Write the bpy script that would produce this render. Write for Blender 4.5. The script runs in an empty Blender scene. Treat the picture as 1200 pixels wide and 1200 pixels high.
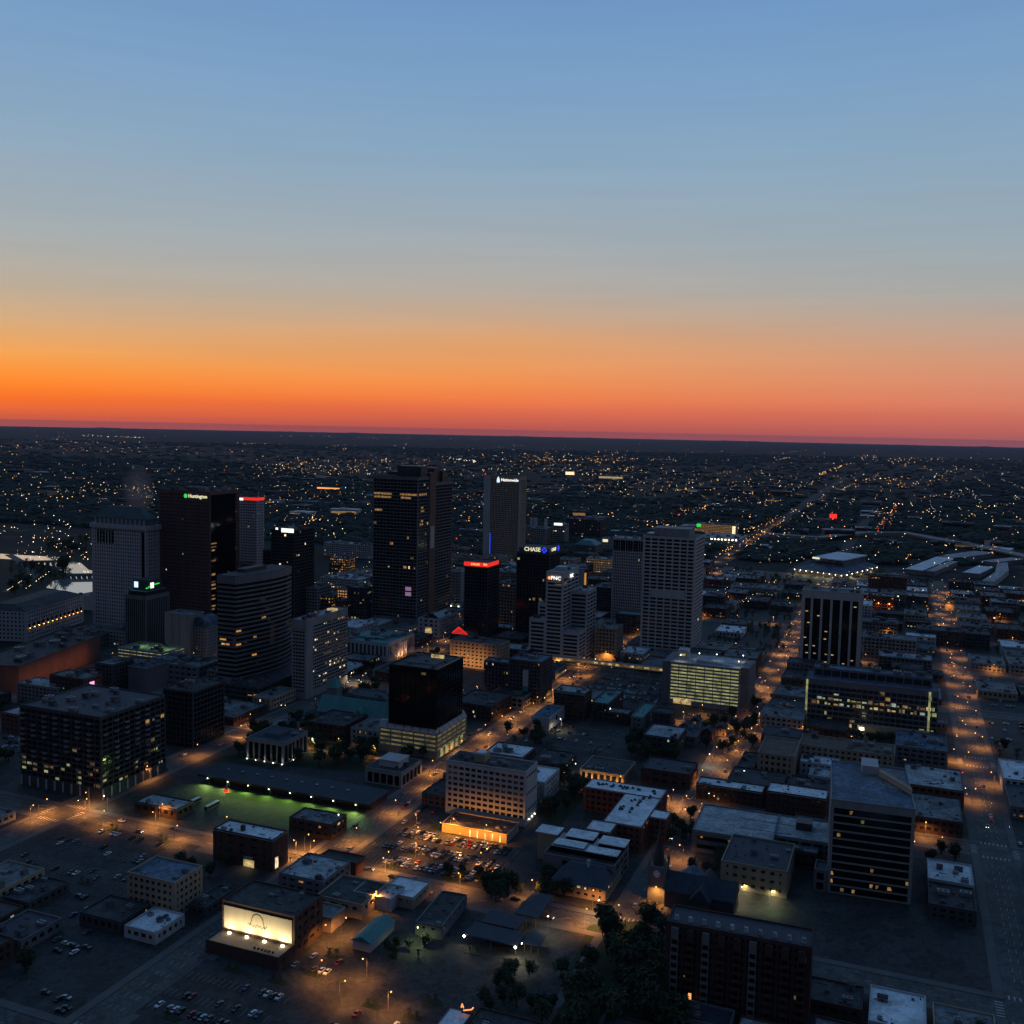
import bpy, math, random
from mathutils import Vector, Matrix
R_=math.radians
random.seed(7)
SC=bpy.context.scene
COL=SC.collection
# ------------------------------------------------------------------ camera
F=1170.;H=235.;PITCH=R_(4.68);ROLL=R_(1.21);GA=R_(21.5)
cam=bpy.data.cameras.new('camera');cam.sensor_width=36;cam.lens=36*F/1200.;cam.clip_start=1;cam.clip_end=90000
co=bpy.data.objects.new('camera',cam);COL.objects.link(co);SC.camera=co
cp,sp=math.cos(PITCH),math.sin(PITCH)
fwd=Vector((0,cp,-sp));up0=Vector((0,sp,cp));rt0=Vector((1,0,0))
cr,sr=math.cos(ROLL),math.sin(ROLL)
rt=rt0*cr+up0*sr;up=up0*cr-rt0*sr
co.matrix_world=Matrix(((rt.x,up.x,-fwd.x,0),(rt.y,up.y,-fwd.y,0),(rt.z,up.z,-fwd.z,H),(0,0,0,1)))
SC.render.resolution_x=SC.render.resolution_y=1024
# ------------------------------------------------------------------ sky, sun, exposure
def lin(c):
    return tuple(((x/255)/12.92 if x/255<=.04045 else ((x/255+.055)/1.055)**2.4) for x in c)
W=bpy.data.worlds.new('World');SC.world=W;W.use_nodes=True
nt=W.node_tree;N=nt.nodes;L=nt.links;N.clear()
def nd(t,**k):
    n=N.new(t)
    for a,b in k.items():setattr(n,a,b)
    return n
def mth(op,a,b=None):
    n=nd('ShaderNodeMath',operation=op)
    for i,x in enumerate((a,b)):
        if x is None:continue
        if isinstance(x,(int,float)):n.inputs[i].default_value=x
        else:L.new(x,n.inputs[i])
    return n.outputs[0]
tc=nd('ShaderNodeTexCoord');sx=nd('ShaderNodeSeparateXYZ');L.new(tc.outputs['Generated'],sx.inputs[0])
zc=mth('SQRT',mth('MAXIMUM',sx.outputs['Z'],0.0))
def ramp(stops):
    stops=[(d*(.9 if 1.5<d<9 else 1),c) for d,c in stops]
    n=nd('ShaderNodeValToRGB');e=n.color_ramp.elements
    n.color_ramp.interpolation='LINEAR'
    while len(e)<len(stops):e.new(.5)
    for el,(d,c) in zip(e,sorted(stops)):
        el.position=math.sqrt(math.sin(R_(d)));el.color=lin(c)+(1,)
    L.new(zc,n.inputs[0]);return n.outputs[0]
UPPER=[(15,(137,168,194)),(19,(123,161,200)),(22.5,(112,152,198)),(35,(84,126,174)),(90,(56,92,132))]
mid=ramp([(0,(180,86,82)),(.25,(190,91,81)),(.6,(206,99,80)),(1.2,(226,110,78)),(2.0,(240,126,74)),(3.0,(243,144,82)),(4.2,(236,156,98)),(5.6,(224,162,112)),(7.2,(200,168,142)),(8.8,(181,172,163)),(10.6,(163,173,180))]+UPPER)
lef=ramp([(0,(190,86,72)),(.25,(204,90,64)),(.6,(226,99,54)),(1.1,(243,108,40)),(1.8,(252,126,40)),(2.7,(252,146,56)),(3.6,(243,161,80)),(4.7,(226,168,108)),(6.,(205,172,136)),(7.7,(184,174,157)),(9.6,(163,174,178))]+UPPER)
rig=ramp([(0,(166,92,96)),(.25,(174,96,96)),(.6,(186,101,96)),(1.2,(203,112,98)),(2.1,(214,127,106)),(3.1,(215,139,115)),(4.4,(210,150,124)),(5.6,(198,159,140)),(7,(184,166,154)),(8.5,(168,170,169)),(10,(154,170,180))]+UPPER)
eas=ramp([(0,(36,36,42)),(3,(46,45,52)),(8,(60,56,64)),(14,(62,64,76)),(30,(58,76,104)),(90,(56,92,132))])
az=mth('ARCTAN2',sx.outputs['X'],sx.outputs['Y'])
def mix(f,a,b):
    n=nd('ShaderNodeMix',data_type='RGBA');L.new(f,n.inputs['Factor']);L.new(a,n.inputs['A']);L.new(b,n.inputs['B']);return n.outputs['Result']
def mr(x,a,b):
    n=nd('ShaderNodeMapRange');n.inputs['From Min'].default_value=a;n.inputs['From Max'].default_value=b;L.new(x,n.inputs['Value']);return n.outputs['Result']
c=mix(mr(az,-.52,0.),lef,mid);c=mix(mr(az,0.,.52),c,rig);c=mix(mr(mth('MULTIPLY',sx.outputs['Y'],-1.),-.55,.5),c,eas)
# thin streaks of high haze
nz=nd('ShaderNodeTexNoise');mp=nd('ShaderNodeMapping');mp.inputs['Scale'].default_value=(2.,2.,38.);L.new(tc.outputs['Generated'],mp.inputs[0]);L.new(mp.outputs[0],nz.inputs[0])
nz.inputs['Scale'].default_value=1.6;nz.inputs['Detail'].default_value=5
hs=nd('ShaderNodeHueSaturation');L.new(c,hs.inputs['Color']);L.new(mth('ADD',mth('MULTIPLY',nz.outputs['Fac'],.12),.94),hs.inputs['Value'])
bg=nd('ShaderNodeBackground');L.new(hs.outputs[0],bg.inputs[0]);bg.inputs[1].default_value=.97
SUN_AZ=R_(-34);SUN_EL=R_(.5)
sky=nd('ShaderNodeTexSky',sky_type='NISHITA');sky.sun_disc=False;sky.sun_elevation=SUN_EL;sky.sun_rotation=SUN_AZ
b2=nd('ShaderNodeBackground');L.new(sky.outputs[0],b2.inputs[0]);b2.inputs[1].default_value=.006
ad=nd('ShaderNodeAddShader');L.new(bg.outputs[0],ad.inputs[0]);L.new(b2.outputs[0],ad.inputs[1])
wo=nd('ShaderNodeOutputWorld');L.new(ad.outputs[0],wo.inputs[0])
sl=bpy.data.lights.new('sun','SUN');sl.energy=.02;sl.angle=R_(20);sl.color=(1,.5,.25)
so=bpy.data.objects.new('sun',sl);COL.objects.link(so)
so.rotation_euler=Vector((-math.sin(SUN_AZ),-math.cos(SUN_AZ),-math.tan(R_(3)))).to_track_quat('-Z','Y').to_euler()
SC.view_settings.view_transform='Standard';SC.view_settings.look='None';SC.view_settings.exposure=0;SC.view_settings.gamma=1
SC.view_settings.use_curve_mapping=False
SC.cycles.max_bounces=4;SC.cycles.diffuse_bounces=2;SC.cycles.glossy_bounces=2;SC.cycles.transmission_bounces=2;SC.cycles.volume_bounces=0
SC.cycles.sample_clamp_indirect=2.;SC.cycles.use_light_tree=True;SC.cycles.caustics_reflective=False;SC.cycles.caustics_refractive=False
SC.cycles.pixel_filter_type='BLACKMAN_HARRIS';SC.cycles.filter_width=1.45
# ------------------------------------------------------------------ geometry of the place
SG,CG=math.sin(GA),math.cos(GA)
def W2(u,v):return (u*SG+v*CG,u*CG-v*SG)           # street grid (u up the avenues, v across) -> world
def UV(x,y):return (x*SG+y*CG,x*CG-y*SG)
def at(px,py,z=0.):                                  # the point on height z seen at a pixel of the 1200 px photograph
    d=fwd+rt*((px-600)/F)+up*((600-py)/F);t=(z-H)/d.z
    return (d.x*t,d.y*t)
def proj(x,y,z):
    p=Vector((x,y,z-H));f=p.dot(fwd);return (600+p.dot(rt)/f*F,600-p.dot(up)/f*F)
def bis(f,lo,hi):
    a=f(lo)
    for _ in range(46):
        m=(lo+hi)/2
        if (f(m)>0)==(a>0):lo=m
        else:hi=m
    return (lo+hi)/2
class MB:
    def __init__(s):s.v=[];s.f=[];s.m=[];s.q=[]
    def _p(s):s.q.append(len(s.f))
    def poly(s,pts,m=0):
        s._p();n=len(s.v);s.v+=pts;s.f.append(tuple(range(n,n+len(pts))));s.m.append(m)
    def box(s,x0,x1,y0,y1,z0,z1,m=0):
        s._p();n=len(s.v);s.v+=[(x0,y0,z0),(x1,y0,z0),(x1,y1,z0),(x0,y1,z0),(x0,y0,z1),(x1,y0,z1),(x1,y1,z1),(x0,y1,z1)]
        for q in ((0,3,2,1),(4,5,6,7),(0,1,5,4),(1,2,6,5),(2,3,7,6),(3,0,4,7)):s.f.append(tuple(n+i for i in q));s.m.append(m)
    def prism(s,pts,z0,z1,m=0,top=None):
        s._p();n=len(s.v);k=len(pts);t=top or pts
        s.v+=[(x,y,z0) for x,y in pts]+[(x,y,z1) for x,y in t]
        s.f.append(tuple(n+i for i in reversed(range(k))));s.m.append(m);s.f.append(tuple(n+k+i for i in range(k)));s.m.append(m)
        for i in range(k):
            j=(i+1)%k;s.f.append((n+i,n+j,n+k+j,n+k+i));s.m.append(m)
    def cyl(s,x,y,r,z0,z1,k=10,m=0,r2=None):
        r2=r if r2 is None else r2
        c=[(math.cos(6.2832*i/k),math.sin(6.2832*i/k)) for i in range(k)]
        s.prism([(x+r*a,y+r*b) for a,b in c],z0,z1,m,[(x+r2*a,y+r2*b) for a,b in c])
    def beam(s,p,q,w,m=0):
        s._p();p,q=Vector(p),Vector(q);d=(q-p).normalized();a=d.orthogonal().normalized()*w;b=d.cross(a)
        n=len(s.v);s.v+=[tuple(e+i*a+j*b) for e in (p,q) for i,j in ((-1,-1),(1,-1),(1,1),(-1,1))]
        for f in ((0,1,2,3),(7,6,5,4),(0,4,5,1),(1,5,6,2),(2,6,7,3),(3,7,4,0)):s.f.append(tuple(n+i for i in f));s.m.append(m)
    def ball(s,x,y,z,r,m=0,k=0):
        s._p();n=len(s.v);s.v+=[(x+r,y,z),(x,y+r,z),(x-r,y,z),(x,y-r,z),(x,y,z+r),(x,y,z-r)]
        for a in range(4):
            b=(a+1)%4;s.f+=[(n+a,n+b,n+4),(n+b,n+a,n+5)];s.m+=[m,m]
    def mesh(s,name,mats):
        me=bpy.data.meshes.new(name);me.from_pydata(s.v,[],s.f)
        for m in ([mats] if not isinstance(mats,(list,tuple)) else mats):me.materials.append(MAT(m) if isinstance(m,str) else m)
        if max(s.m,default=0)>0:me.polygons.foreach_set('material_index',s.m)
        me.update();return me
    def objs(s,name,mats,parent):                       # every piece an object of its own
        r=[]
        for a,b in zip(s.q,s.q[1:]+[len(s.f)]):
            t=MB();ix={}
            for f in s.f[a:b]:
                t.f.append(tuple(ix.setdefault(i,len(ix)) for i in f))
            t.v=[s.v[i] for i in ix];t.m=s.m[a:b];t.q=[0];r.append(t.obj(name,mats,parent))
        return r
    def obj(s,name,mats,parent=None,kind=None):
        if not s.f:return None
        return link(name,s.mesh(name,mats),parent,kind)
def link(name,me,parent=None,kind=None,loc=None):
    o=bpy.data.objects.new(name,me);COL.objects.link(o)
    if parent:o.parent=parent
    if loc:o.location=loc
    if kind:o['kind']=kind
    return o
def tag(o,label,cat,group=None):
    o['label']=label;o['category']=cat
    if group:o['group']=group
    return o
def thing(name,label,cat,loc,rz=0,group=None):
    o=link(name,None,loc=loc);o.rotation_euler.z=rz;return tag(o,label,cat,group)
# ------------------------------------------------------------------ materials
_M={}
DEF={}
def MAT(n):
    if n not in _M:_M[n]=DEF[n](n)
    return _M[n]
def surf(col,rough=.8,var=.35,scale=.15,met=0.,spec=.3,streak=False,col2=None,bump=0.):
    def mk(name):
        m=bpy.data.materials.new(name);m.use_nodes=True;t=m.node_tree;p=t.nodes['Principled BSDF']
        p.inputs['Roughness'].default_value=rough;p.inputs['Metallic'].default_value=met;p.inputs['Specular IOR Level'].default_value=spec
        g=t.nodes.new('ShaderNodeNewGeometry');mp=t.nodes.new('ShaderNodeMapping');mp.inputs['Scale'].default_value=(1,1,.12) if streak else (1,1,1)
        a=t.nodes.new('ShaderNodeTexNoise');a.inputs['Scale'].default_value=scale;a.inputs['Detail'].default_value=6;a.inputs['Roughness'].default_value=.65
        t.links.new(g.outputs['Position'],mp.inputs[0]);t.links.new(mp.outputs[0],a.inputs[0])
        r=t.nodes.new('ShaderNodeValToRGB');e=r.color_ramp.elements;e[0].position=.3;e[1].position=.7
        c2=col2 or tuple(x*(1-var) for x in col)
        e[0].color=c2+(1,);e[1].color=col+(1,)
        t.links.new(a.outputs['Fac'],r.inputs[0]);t.links.new(r.outputs[0],p.inputs['Base Color'])
        if bump:
            b=t.nodes.new('ShaderNodeBump');b.inputs['Strength'].default_value=bump;b.inputs['Distance'].default_value=.3
            t.links.new(a.outputs['Fac'],b.inputs['Height']);t.links.new(b.outputs[0],p.inputs['Normal'])
        return m
    return mk
def emi(col,s,sample=False):
    def mk(name):
        m=bpy.data.materials.new(name);m.use_nodes=True;p=m.node_tree.nodes['Principled BSDF']
        p.inputs['Base Color'].default_value=tuple(x*.3 for x in col)+(1,);p.inputs['Emission Color'].default_value=col+(1,);p.inputs['Emission Strength'].default_value=s
        p.inputs['Roughness'].default_value=.4
        if not sample:m.cycles.emission_sampling='NONE'
        return m
    return mk
def curtain(col,s,scale):                              # lit interior behind glass: uneven from pane to pane
    def mk(name):
        m=emi(col,s)(name);t=m.node_tree;p=t.nodes['Principled BSDF']
        g=t.nodes.new('ShaderNodeNewGeometry');a=t.nodes.new('ShaderNodeTexNoise');a.inputs['Scale'].default_value=scale;a.inputs['Detail'].default_value=3
        t.links.new(g.outputs['Position'],a.inputs[0]);r=t.nodes.new('ShaderNodeMapRange');r.inputs['From Min'].default_value=.3;r.inputs['From Max'].default_value=.7;r.inputs['To Min'].default_value=s*.25;r.inputs['To Max'].default_value=s*1.6
        t.links.new(a.outputs['Fac'],r.inputs[0]);t.links.new(r.outputs[0],p.inputs['Emission Strength']);return m
    return mk
def roofing(col,lo):                                    # flat membrane or asphalt: patches, long stains, ponding marks
    def mk(name):
        m=surf(col,.8,.3,.09)(name);t=m.node_tree;p=t.nodes['Principled BSDF'];base=p.inputs['Base Color'].links[0].from_socket
        g=t.nodes.new('ShaderNodeNewGeometry');mp=t.nodes.new('ShaderNodeMapping');mp.inputs['Rotation'].default_value=(0,0,-GA);t.links.new(g.outputs['Position'],mp.inputs[0])
        def fac(n,sock,a,b):
            r=t.nodes.new('ShaderNodeMapRange');r.inputs['From Min'].default_value=a;r.inputs['From Max'].default_value=b;r.inputs['To Min'].default_value=lo;r.inputs['To Max'].default_value=1.15
            t.links.new(n.outputs[sock],r.inputs[0]);return r.outputs[0]
        v=t.nodes.new('ShaderNodeTexVoronoi');v.feature='F1';v.distance='CHEBYCHEV';v.inputs['Scale'].default_value=.11;t.links.new(mp.outputs[0],v.inputs[0])
        s=t.nodes.new('ShaderNodeSeparateColor');t.links.new(v.outputs['Color'],s.inputs[0])
        n=t.nodes.new('ShaderNodeTexNoise');n.inputs['Scale'].default_value=.35;n.inputs['Detail'].default_value=8;n.inputs['Distortion'].default_value=1.2;t.links.new(g.outputs['Position'],n.inputs[0])
        mu=t.nodes.new('ShaderNodeMath');mu.operation='MULTIPLY';t.links.new(fac(s,0,-.6,.9),mu.inputs[0]);t.links.new(fac(n,'Fac',.28,.6),mu.inputs[1])
        x=t.nodes.new('ShaderNodeMix');x.data_type='RGBA';x.blend_type='MULTIPLY';x.inputs['Factor'].default_value=1;t.links.new(base,x.inputs['A']);t.links.new(mu.outputs[0],x.inputs['B']);t.links.new(x.outputs['Result'],p.inputs['Base Color']);return m
    return mk
DEF.update(
 glass=surf((.012,.015,.02),.12,.5,.05,spec=.5),glass_black=surf((.004,.005,.007),.1,.5,.05,spec=.4),glass_blue=surf((.02,.035,.05),.15,.5,.06,spec=.5),
 concrete=surf((.34,.33,.32),.85,.3,.2,streak=True),pale=surf((.5,.49,.5),.8,.22,.2,streak=True),white_stone=surf((.56,.53,.52),.8,.2,.2,streak=True),
 tan=surf((.42,.33,.24),.85,.25,.2,streak=True),brick=surf((.2,.085,.06),.9,.4,.6),brick_dark=surf((.1,.06,.05),.9,.4,.6),red_granite=surf((.17,.095,.085),.6,.3,.2,streak=True),
 dark_stone=surf((.075,.075,.08),.7,.35,.2,streak=True),grey_stone=surf((.2,.2,.21),.8,.3,.2,streak=True),bronze=surf((.1,.075,.065),.5,.3,.2),
 roof_white=roofing((.78,.8,.82),.72),roof_pale=roofing((.46,.48,.49),.42),roof_grey=roofing((.22,.23,.24),.3),roof_dark=roofing((.07,.072,.076),.35),roof_green=surf((.09,.28,.27),.6,.3,.1),roof_blue=roofing((.13,.19,.26),.4),roof_slate=surf((.05,.06,.08),.7,.4,.3),
 steel=surf((.3,.31,.32),.45,.3,.4,met=.4),metal_dark=surf((.06,.06,.065),.5,.3,.4),duct=surf((.09,.09,.1),.7,.4,.5),
 roof_copper=surf((.07,.12,.12),.6,.3,.1),asphalt=roofing((.11,.105,.1),.5),lot_asphalt=roofing((.055,.055,.055),.35),pavement=surf((.14,.135,.13),.85,.35,.08),paint=surf((.5,.5,.48),.7,.4,.4),paint_yellow=surf((.55,.4,.08),.7,.4,.4),
 grass=surf((.03,.05,.02),.95,.5,.08),hill=surf((.014,.024,.013),.95,.5,.02),leaf=surf((.05,.075,.03),.85,.55,.35,col2=(.022,.038,.018)),leaf_dark=surf((.03,.05,.025),.85,.5,.35),bark=surf((.08,.06,.045),.9),
 canopy=surf((.024,.04,.03),.95,.6,.004,col2=(.013,.024,.019)),far_asphalt=surf((.05,.05,.05),.9,.3,.05),terracotta=surf((.24,.125,.085),.85,.3,.15,streak=True),
 lit_warm=curtain((1,.52,.16),.26,.35),lit_yellow=curtain((1,.72,.3),.42,.35),lit_bright=curtain((1,.8,.48),1.3,.5),lit_dim=curtain((1,.62,.27),.09,.3),lit_green=curtain((.85,.85,.36),.26,.2),
 lit_deck=curtain((.9,.8,.35),.11,.15),lit_cool=curtain((.8,1,.78),.3,.3),lit_orange=emi((1,.42,.08),.5),bulb_orange=emi((1,.37,.07),5.5),bulb_white=emi((1,.88,.62),10),bulb_green=emi((.8,1,.6),9),bulb_red=emi((1,.02,.015),1.8),
 sign_white=emi((1,1,.95),1.25),sign_cream=emi((1,.95,.6),.9),sign_green=emi((.05,1,.12),.7),sign_blue=emi((.03,.06,1),1.1),sign_red=emi((1,.03,.02),.85),sign_orange=emi((1,.3,.08),1.6),sign_sky=emi((.55,.75,1),1.4),sign_pink=emi((1,.45,.8),1.1),sign_lilac=emi((.6,.35,.6),.35),
 far_bulb_a=emi((1,.5,.14),5.5),far_bulb_b=emi((1,.72,.35),5.),far_bulb_c=emi((1,.92,.75),5.),far_bulb_d=emi((1,.06,.02),3.),
 car_white=surf((.7,.7,.7),.3,.05,1.,spec=.5),car_silver=surf((.4,.41,.43),.3,.05,1.,met=.5),car_black=surf((.02,.02,.022),.25,.05,1.,spec=.6),car_red=surf((.3,.03,.025),.3,.05,1.,spec=.5),car_blue=surf((.04,.07,.16),.3,.05,1.,spec=.5),car_grey=surf((.15,.15,.16),.3,.05,1.,met=.4),rubber=surf((.02,.02,.02),.9),
)
def river_mat(name):
    m=bpy.data.materials.new(name);m.use_nodes=True;t=m.node_tree;p=t.nodes['Principled BSDF']
    p.inputs['Base Color'].default_value=(.8,.84,.82,1);p.inputs['Roughness'].default_value=.05;p.inputs['Metallic'].default_value=.75;p.inputs['Specular IOR Level'].default_value=1.;p.inputs['IOR'].default_value=1.6
    a=t.nodes.new('ShaderNodeTexNoise');a.inputs['Scale'].default_value=.12;a.inputs['Detail'].default_value=4;g=t.nodes.new('ShaderNodeNewGeometry');t.links.new(g.outputs['Position'],a.inputs[0])
    b=t.nodes.new('ShaderNodeBump');b.inputs['Strength'].default_value=.02;b.inputs['Distance'].default_value=.5;t.links.new(a.outputs['Fac'],b.inputs['Height']);t.links.new(b.outputs[0],p.inputs['Normal'])
    return m
DEF['water']=river_mat
DEF['roof_brown']=surf((.2,.15,.11),.9,.55,.25,col2=(.08,.06,.05))
def ground_mat(name):
    m=bpy.data.materials.new(name);m.use_nodes=True;t=m.node_tree;p=t.nodes['Principled BSDF'];p.inputs['Roughness'].default_value=.95;p.inputs['Specular IOR Level'].default_value=.1
    g=t.nodes.new('ShaderNodeNewGeometry')
    def noise(s,d=6):
        a=t.nodes.new('ShaderNodeTexNoise');a.inputs['Scale'].default_value=s;a.inputs['Detail'].default_value=d;t.links.new(g.outputs['Position'],a.inputs[0]);return a.outputs['Fac']
    def rp(f,*st):
        r=t.nodes.new('ShaderNodeValToRGB');e=r.color_ramp.elements
        while len(e)<len(st):e.new(.5)
        for el,(q,c) in zip(e,st):el.position=q;el.color=c+(1,)
        t.links.new(f,r.inputs[0]);return r.outputs[0]
    def mx(f,a,b):
        n=t.nodes.new('ShaderNodeMix');n.data_type='RGBA';t.links.new(f,n.inputs['Factor']);t.links.new(a,n.inputs['A']);t.links.new(b,n.inputs['B']);return n.outputs['Result']
    wood=rp(noise(.004),(.35,(.012,.022,.017)),(.65,(.022,.036,.028)))
    urb=rp(noise(.02),(.35,(.014,.018,.019)),(.7,(.04,.042,.044)))
    vo=t.nodes.new('ShaderNodeTexVoronoi');vo.inputs['Scale'].default_value=.03;t.links.new(g.outputs['Position'],vo.inputs[0])
    sp_=t.nodes.new('ShaderNodeSeparateColor');t.links.new(vo.outputs['Color'],sp_.inputs[0])
    roofs=rp(sp_.outputs[0],(.7,(.014,.019,.018)),(.8,(.05,.05,.052)),(.97,(.07,.07,.075)),(.99,(.2,.2,.22)))
    u2=mx(rp(noise(.004,3),(.4,(0,0,0)),(.6,(1,1,1))),urb,roofs)
    c=mx(rp(noise(.0006,5),(.42,(0,0,0)),(.58,(1,1,1))),wood,u2)
    t.links.new(c,p.inputs['Base Color']);return m
DEF['ground']=ground_mat
# ------------------------------------------------------------------ the setting: ground, streets, pavements, river
def uvpoly(mb,pts,z,m=0):mb.poly([W2(u,v)+(z,) for u,v in pts][::-1] if area(pts)<0 else [W2(u,v)+(z,) for u,v in pts],m)
def area(p):
    q=[W2(*a) for a in p];return sum(q[i-1][0]*q[i][1]-q[i][0]*q[i-1][1] for i in range(len(q)))
g=MB();g.poly([(40000*math.cos(6.28319*i/96),40000*math.sin(6.28319*i/96),0) for i in range(96)]);g.obj('ground','ground',None,'structure')
hl=MB();rh=random.Random(3)
def ridge(t):return 14+10*math.sin(t*31+1)+8*math.sin(t*83+2)+6*math.sin(t*190)+5*math.sin(t*430+.5)
for k in range(420):                                    # low wooded rise along the horizon
    t0,t1=-.62+1.24*k/420,-.62+1.24*(k+1)/420;p=[(r*math.sin(t),r*math.cos(t)) for r in (34000,36500,39500) for t in (t0,t1)];h0,h1=max(2,ridge(t0)),max(2,ridge(t1))
    hl.poly([p[0]+(.5,),p[1]+(.5,),p[3]+(h1,),p[2]+(h0,)][::-1]);hl.poly([p[2]+(h0,),p[3]+(h1,),p[5]+(.5,),p[4]+(.5,)][::-1])
hl.obj('hills','canopy',None,'structure')
VS=[-815,-640,-462,-285,-112,58,228,398];US=[275,445,620,790,936,1100,1265,1430,1600,1760];HW=8.5
RIVER=[(0,649),(30,651),(70,653),(85,658),(95,660),(104,668),(125,672),(125,702),(100,697),(54,689),(62,681),(80,677),(86,674),(72,670),(64,664),(46,661),(25,656),(0,655)]
st=MB()
for i,v in enumerate(VS):
    st.poly([W2(200,v-HW)+(.03,),W2(200,v+HW)+(.03,),W2(1790,v+HW)+(.03,),W2(1790,v-HW)+(.03,)])
st.obj('street','asphalt',None,'structure')
st=MB()
for u in US:
    for k in range(len(VS)-1):
        a,b=VS[k]+HW,VS[k+1]-HW
        st.poly([W2(u-7.5,a)+(.03,),W2(u-7.5,b)+(.03,),W2(u+7.5,b)+(.03,),W2(u+7.5,a)+(.03,)])
st.obj('cross_street','asphalt',None,'structure')
# lane markings and crosswalks
mk=MB()
def mark(u0,u1,v0,v1,m=0):mk.poly([W2(u0,v0)+(.05,),W2(u0,v1)+(.05,),W2(u1,v1)+(.05,),W2(u1,v0)+(.05,)],m)
for v in VS:
    u=290
    while u<1100:
        if min(abs(u-c) for c in US)>16:
            for dv in (-3.1,0,3.1):mark(u,u+3.2,v+dv-.1,v+dv+.1)
        u+=9
for u in US[:6]:
    for v in VS:
        for s in (-1,1):
            for k in range(7):mark(u+s*10.5-1.6,u+s*10.5+1.6,v-7+k*2.2,v-6.3+k*2.2)
            for k in range(6):mark(u-6.4+k*2.2,u-5.7+k*2.2,v+s*11-1.6,v+s*11+1.6)
    for k in range(len(VS)-1):
        v=VS[k]+16
        while v<VS[k+1]-16:
            mark(u-.1,u+.1,v,v+3.2);v+=9
mk.obj('road_markings',['paint'],None,'structure')
for i in range(len(US)-1):
    for k in range(len(VS)-1):
        b=MB();b.prism([W2(US[i]+7.5,VS[k]+HW),W2(US[i+1]-7.5,VS[k]+HW),W2(US[i+1]-7.5,VS[k+1]-HW),W2(US[i]+7.5,VS[k+1]-HW)][::-1],-.2,.15)
        b.obj('block_ground','lot_asphalt',None,'structure')
        b=MB();A=(US[i]+7.6,US[i+1]-7.6,VS[k]+HW+.1,VS[k+1]-HW-.1);w=4.2
        for u0,u1,v0,v1 in ((A[0],A[1],A[2],A[2]+w),(A[0],A[1],A[3]-w,A[3]),(A[0],A[0]+w,A[2]+w,A[3]-w),(A[1]-w,A[1],A[2]+w,A[3]-w)):b.prism([W2(u0,v0),W2(u1,v0),W2(u1,v1),W2(u0,v1)][::-1],.1,.2)
        b.obj('pavement','pavement',None,'structure')
def patch(name,pts,z,m,px=True):
    q=[at(*p) for p in pts] if px else [W2(*p) for p in pts]
    if sum(q[i-1][0]*q[i][1]-q[i][0]*q[i-1][1] for i in range(len(q)))<0:q=q[::-1]
    b=MB();b.poly([(x,y,z) for x,y in q]);return b.obj(name,m,None,'structure')
patch('river',RIVER,.3,'water')
patch('riverbank',[(0,640),(125,652),(135,712),(40,700),(0,712)],.2,'hill')
patch('lawn',[(240,893),(400,850),(445,852),(436,905),(330,898)],.19,'grass')
patch('lawn',[(690,1085),(765,1078),(790,1200),(640,1200)],.19,'grass')
patch('lawn',[(636,915),(688,930),(655,970),(632,955)],.19,'grass')
# ------------------------------------------------------------------ buildings
OCC=[]                                                  # footprints taken, in street-grid metres
def unit_mesh(kind):
    m=MB()
    if kind==0:
        m.box(-.5,.5,-.5,.5,.12,.9);m.box(-.42,-.3,-.5,.5,0,.12);m.box(.3,.42,-.5,.5,0,.12);m.cyl(-.22,0,.2,.9,1.,8,1);m.cyl(.22,0,.2,.9,1.,8,1)
    elif kind==1:
        m.box(-.5,.1,-.5,.5,0,1.);m.prism([(.1,-.4),(.5,-.4),(.5,.4),(.1,.4)],0,.6,0,[(.1,-.4),(.3,-.4),(.3,.4),(.1,.4)]);m.box(-.4,0,-.3,.3,1.,1.12,1)
    else:
        m.box(-.5,.5,-.5,.5,0,.86);m.box(-.53,.53,-.53,.53,.86,1.,1);m.box(-.12,.12,-.52,-.5,0,.6,1)
    return m.mesh('roof_unit',[['steel','duct'],['duct','metal_dark'],['grey_stone','roof_dark']][kind])
UM=[unit_mesh(k) for k in range(3)]
PAL={'office':['lit_dim','lit_dim','lit_green','lit_warm','lit_cool','lit_yellow'],'warm':['lit_warm','lit_dim','lit_yellow','lit_dim','lit_cool'],'mix':['lit_warm','lit_yellow','lit_dim','lit_bright','lit_cool','lit_dim'],'white':['lit_yellow','lit_bright','lit_dim'],'dim':['lit_dim','lit_dim','lit_dim','lit_warm'],'green':['lit_green','lit_green','lit_dim'],'bright':['lit_bright','lit_yellow','lit_bright'],'orange':['lit_warm','lit_orange','lit_dim']}
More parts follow.
